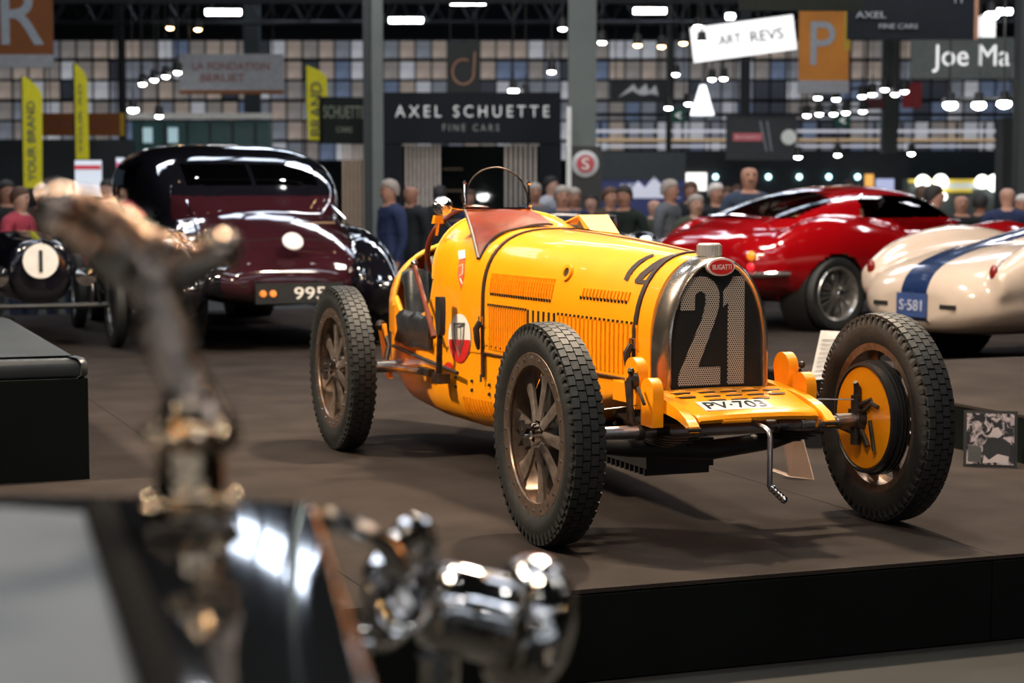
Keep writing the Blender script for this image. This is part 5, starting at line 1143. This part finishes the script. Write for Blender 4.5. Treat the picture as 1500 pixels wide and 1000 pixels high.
SP = [(195, 159, 30, 0, 'spotlight left of the maroon coupe roof line'), (233, 168, 32, 0, 'spotlight above the teal kiosk'), (249, 39, 34, 1, 'warm spotlight left of a pair under the roof, upper left'), (290, 41, 34, 1, 'warm spotlight right of a pair under the roof, upper left'),
      (209, 121, 33, 0, 'first of four spotlights on the slanting bar, lowest'), (226, 115, 33, 0, 'second of four spotlights on the slanting bar'), (243, 110, 33, 0, 'third of four spotlights on the slanting bar'), (260, 104, 33, 0, 'highest of four spotlights on the slanting bar'),
      (824, 40, 30, 0, 'spotlight just left of the wide grey column'), (752, 131, 31, 0, 'bright spotlight over the booth fascia'), (770, 137, 31, 0, 'small spotlight beside the bright one over the booth'), (808, 103, 31, 0, 'spotlight above the right end of the booth'),
      (882, 60, 30, 0, 'spotlight right of the wide grey column'), (934, 64, 30, 1, 'dim warm spotlight right of the wide column'), (969, 66, 31, 1, 'warm spotlight left of the lightbox, lower'), (1001, 61, 31, 1, 'warm spotlight left of the lightbox'), (1023, 38, 32, 0, 'spotlight at the upper left corner of the lightbox'), (1028, 61, 29, 0, 'spotlight at the lower left of the lightbox'),
      (990, 107, 34, 0, 'single spotlight below the warm pair'), (1043, 114, 33, 0, 'left of two twin spotlights below the lightbox'), (1060, 113, 33, 0, 'right of two twin spotlights below the lightbox'), (979, 156, 33, 0, 'spotlight above the dark mountain wall'), (1008, 150, 33, 0, 'spotlight left of the bright cone lamp'),
      (1198, 141, 31, 0, 'leftmost spotlight on the rail under the letter P sign'), (1225, 143, 31, 0, 'second spotlight on the rail under the letter P sign'), (1263, 139, 31, 0, 'third spotlight on the rail under the letter P sign'), (1278, 136, 31, 0, 'fourth spotlight on the rail under the letter P sign'), (1296, 129, 32, 0, 'highest spotlight on the upper rail'), (1325, 132, 32, 0, 'spotlight in front of the small red banner'), (1311, 136, 32, 0, 'spotlight left of the small red banner'),
      (1182, 167, 33.2, 0, 'leftmost spotlight of the lower rail'), (1200, 165, 33.2, 0, 'second spotlight of the lower rail'), (1221, 165, 33.2, 0, 'third spotlight of the lower rail'), (1239, 163, 33.2, 0, 'fourth spotlight of the lower rail'), (1264, 161, 33.2, 0, 'rightmost spotlight of the lower rail'),
      (1169, 228, 33, 0, 'spotlight right of the grey banner'), (1227, 225, 35, 0, 'faint spotlight over the dark stand'), (1335, 223, 35, 0, 'spotlight right of the thin grey column'),
      (1392, 152, 26, 0, 'left of three large spotlights at right'), (1434, 152, 26, 0, 'middle of three large spotlights at right'), (1471, 150, 26, 0, 'right of three large spotlights at right'), (1453, 20, 26, 0, 'small spotlight in the top right corner')]
for i, (px, py, d_, wm, lab) in enumerate(SP): spot(px, py, d_, wm, lab, .10 if d_ == 26 else (.085 if i in (0, 9, 16, 17) else .065))
for lab, a, b, d_ in (('slanting light bar in front of the glazed wall at left', (200, 118), (268, 96), 33.2), ('light bar under the letter P sign', (1185, 136), (1335, 122), 32.4), ('lower light bar under the letter P sign', (1170, 160), (1275, 155), 33.4), ('light bar at right above the bar stand', (1380, 145), (1480, 143), 26.2)):
    A, B = at(a[0], a[1], d_), at(b[0], b[1], d_); o = thing('light_bar', lab, 'light bar', A, 0); MB().tube([(0, 0, 0), B-A], .02, 6).build('bar', BLK, o)
    for q in (.1, .9): MB().tube([(B-A)*q, (B-A)*q+Vector((0, 0, 9.4-A.z))], .010, 5).build('hanger', BLK, o)
# cone lamp
P = at(1029, 150, 33); o = thing('cone_lamp', 'large bright white cone shaped lamp hanging above the crowd', 'lamp', P, 0); MB().lathe([(.0, .30), (.05, .30), (.21, -.22), (.0, -.22)], n=24).build('shade', GLOW('cone', (.9, .92, .95), 1.6), o); MB().tube([(0, 0, .3), (0, 0, 9.4-P.z)], .01, 5).build('cord', BLK, o)
# unseen lighting rigs added overhead to make highlights in paint and chrome
rr2 = random.Random(11); HOT, HOTW = GLOW('highlight_lamp_white', (.98, .98, 1), 110), GLOW('highlight_lamp_amber', (1, .62, .28), 110)
for gi, (ya, za) in enumerate(((-4.5, 5.2), (-1.2, 5.6), (2.2, 6.0), (6.2, 5.8), (9.8, 6.2), (-9, 4.4), (-13, 5.0), (-17, 5.6))):
    o = thing('light_bar', 'added unseen overhead light bar, %s' % ('nearest the camera', 'second from the camera', 'third, over the yellow car tail', 'fourth, over the maroon coupe', 'farthest', 'first behind the photographer', 'second behind the photographer', 'third behind the photographer')[gi], 'light bar', (0, ya, za)); MB().tube([(-8, 0, 0), (9, 0, 0)], .04, 8).build('bar', BLK, o)
    for q in (-7, 8): MB().tube([(q, 0, 0), (q, 0, 9.4-za)], .012, 5).build('hanger', BLK, o)
    for q in range(11):
        x = -7.2+1.55*q+rr2.uniform(-.2, .2); P = Vector((x, ya+rr2.uniform(-.15, .15), za-.352)); wm = 1 if rr2.random() < .4 else 0
        s_ = spot(0, 0, 0, (HOTW if wm else HOT) if gi in (0, 5, 6) else wm, '%s spotlight, %s from the left on the added overhead bar %s' % ('warm' if wm else 'white', 'first second third fourth fifth sixth seventh eighth ninth tenth eleventh'.split()[q], ('nearest the camera', 'second from the camera', 'over the yellow car tail', 'over the maroon coupe', 'farthest back over the podium', 'first behind the photographer', 'second behind the photographer', 'third behind the photographer')[gi]), .055, P, (rr2.uniform(-.3, .3), rr2.uniform(-.3, .3), 0), 'added podium spotlights')
# roof lights: bays of bright panes let into the dark roof
SKM = MB().box((0, 0, 0), (1.3, .75, .04)).mesh('pane', GLOW('skylight', (.72, .82, 1.0), 5.5)); nw = 17
for (u, d_) in ((-4.7, 49), (4.5, 48), (12, 48), (-9, 22), (-2.2, 24), (5, 24), (-8, 8), (-1, 6), (6, 8), (-5, -8), (2, -9), (9, -6)):
    P = hall(u, d_, 9.46); wn = MB()
    for q in range(3): wn.box(((q-1)*1.55-.775 if q else -2.33, 0, 0), (.08, 1.9, .08))
    wn.box((2.33, 0, 0), (.08, 1.9, .08)); wn.box((0, 0, 0), (4.7, .08, .08)); ob = wn.build('window_%d' % nw, FR); nw += 1; ob.location = P; ob.rotation_euler = (0, 0, -YAW); struct(ob)
    for q in range(3):
        for r_ in range(2):
            p = bpy.data.objects.new('pane', SKM); COL.objects.link(p); p.parent = ob; p.location = ((q-1)*1.55, -.45+.9*r_, -.02)
    if d_ > 30: ob.scale = (1, 3.4, 1)

# unseen glowing glazed end added behind the camera for chrome to reflect
DN = -24; P = hall(0, DN, 0); FM = MB().box((0, 0, 0), (1.7, .03, 1.1)); FMS = [FM.mesh('pane', mat('added_front_pane', (.6, .68, .8), .4, emit=1.6, noise=.3, nscale=.6)), FM.mesh('pane', mat('added_front_pane_dim', (.30, .34, .4), .4, emit=.6, noise=.3, nscale=.6))]
wb = MB(); wb.box((0, -.3, 8.3), (76, .3, 2.6)); wb.box((0, -.3, .8), (76, .3, 2.5)); w_ = wb.build('wall_front', mat('wall_dark', (0, 0, 0))); w_.location = (P.x, P.y, 0); w_.rotation_euler = (0, 0, -YAW); struct(w_)
for b in range(8):
    m = MB(); [m.box((-2.8+1.86*q, 0, 4.5), (.1, .12, 5)) for q in range(4)]; [m.box((0, 0, 2.1+1.22*q), (5.6, .12, .08)) for q in range(5)]
    wn = m.build('window_%d' % (60+b), FR); Q = hall(-26+7.4*b, DN, 0); wn.location = (Q.x, Q.y, 0); wn.rotation_euler = (0, 0, -YAW); struct(wn)
    for q in range(3):
        for r_ in range(4): p = bpy.data.objects.new('pane', FMS[1 if (q+r_*2+b) % 3 == 0 else 0]); COL.objects.link(p); p.parent = wn; p.location = (-1.87+1.86*q, 0, 2.71+1.22*r_)
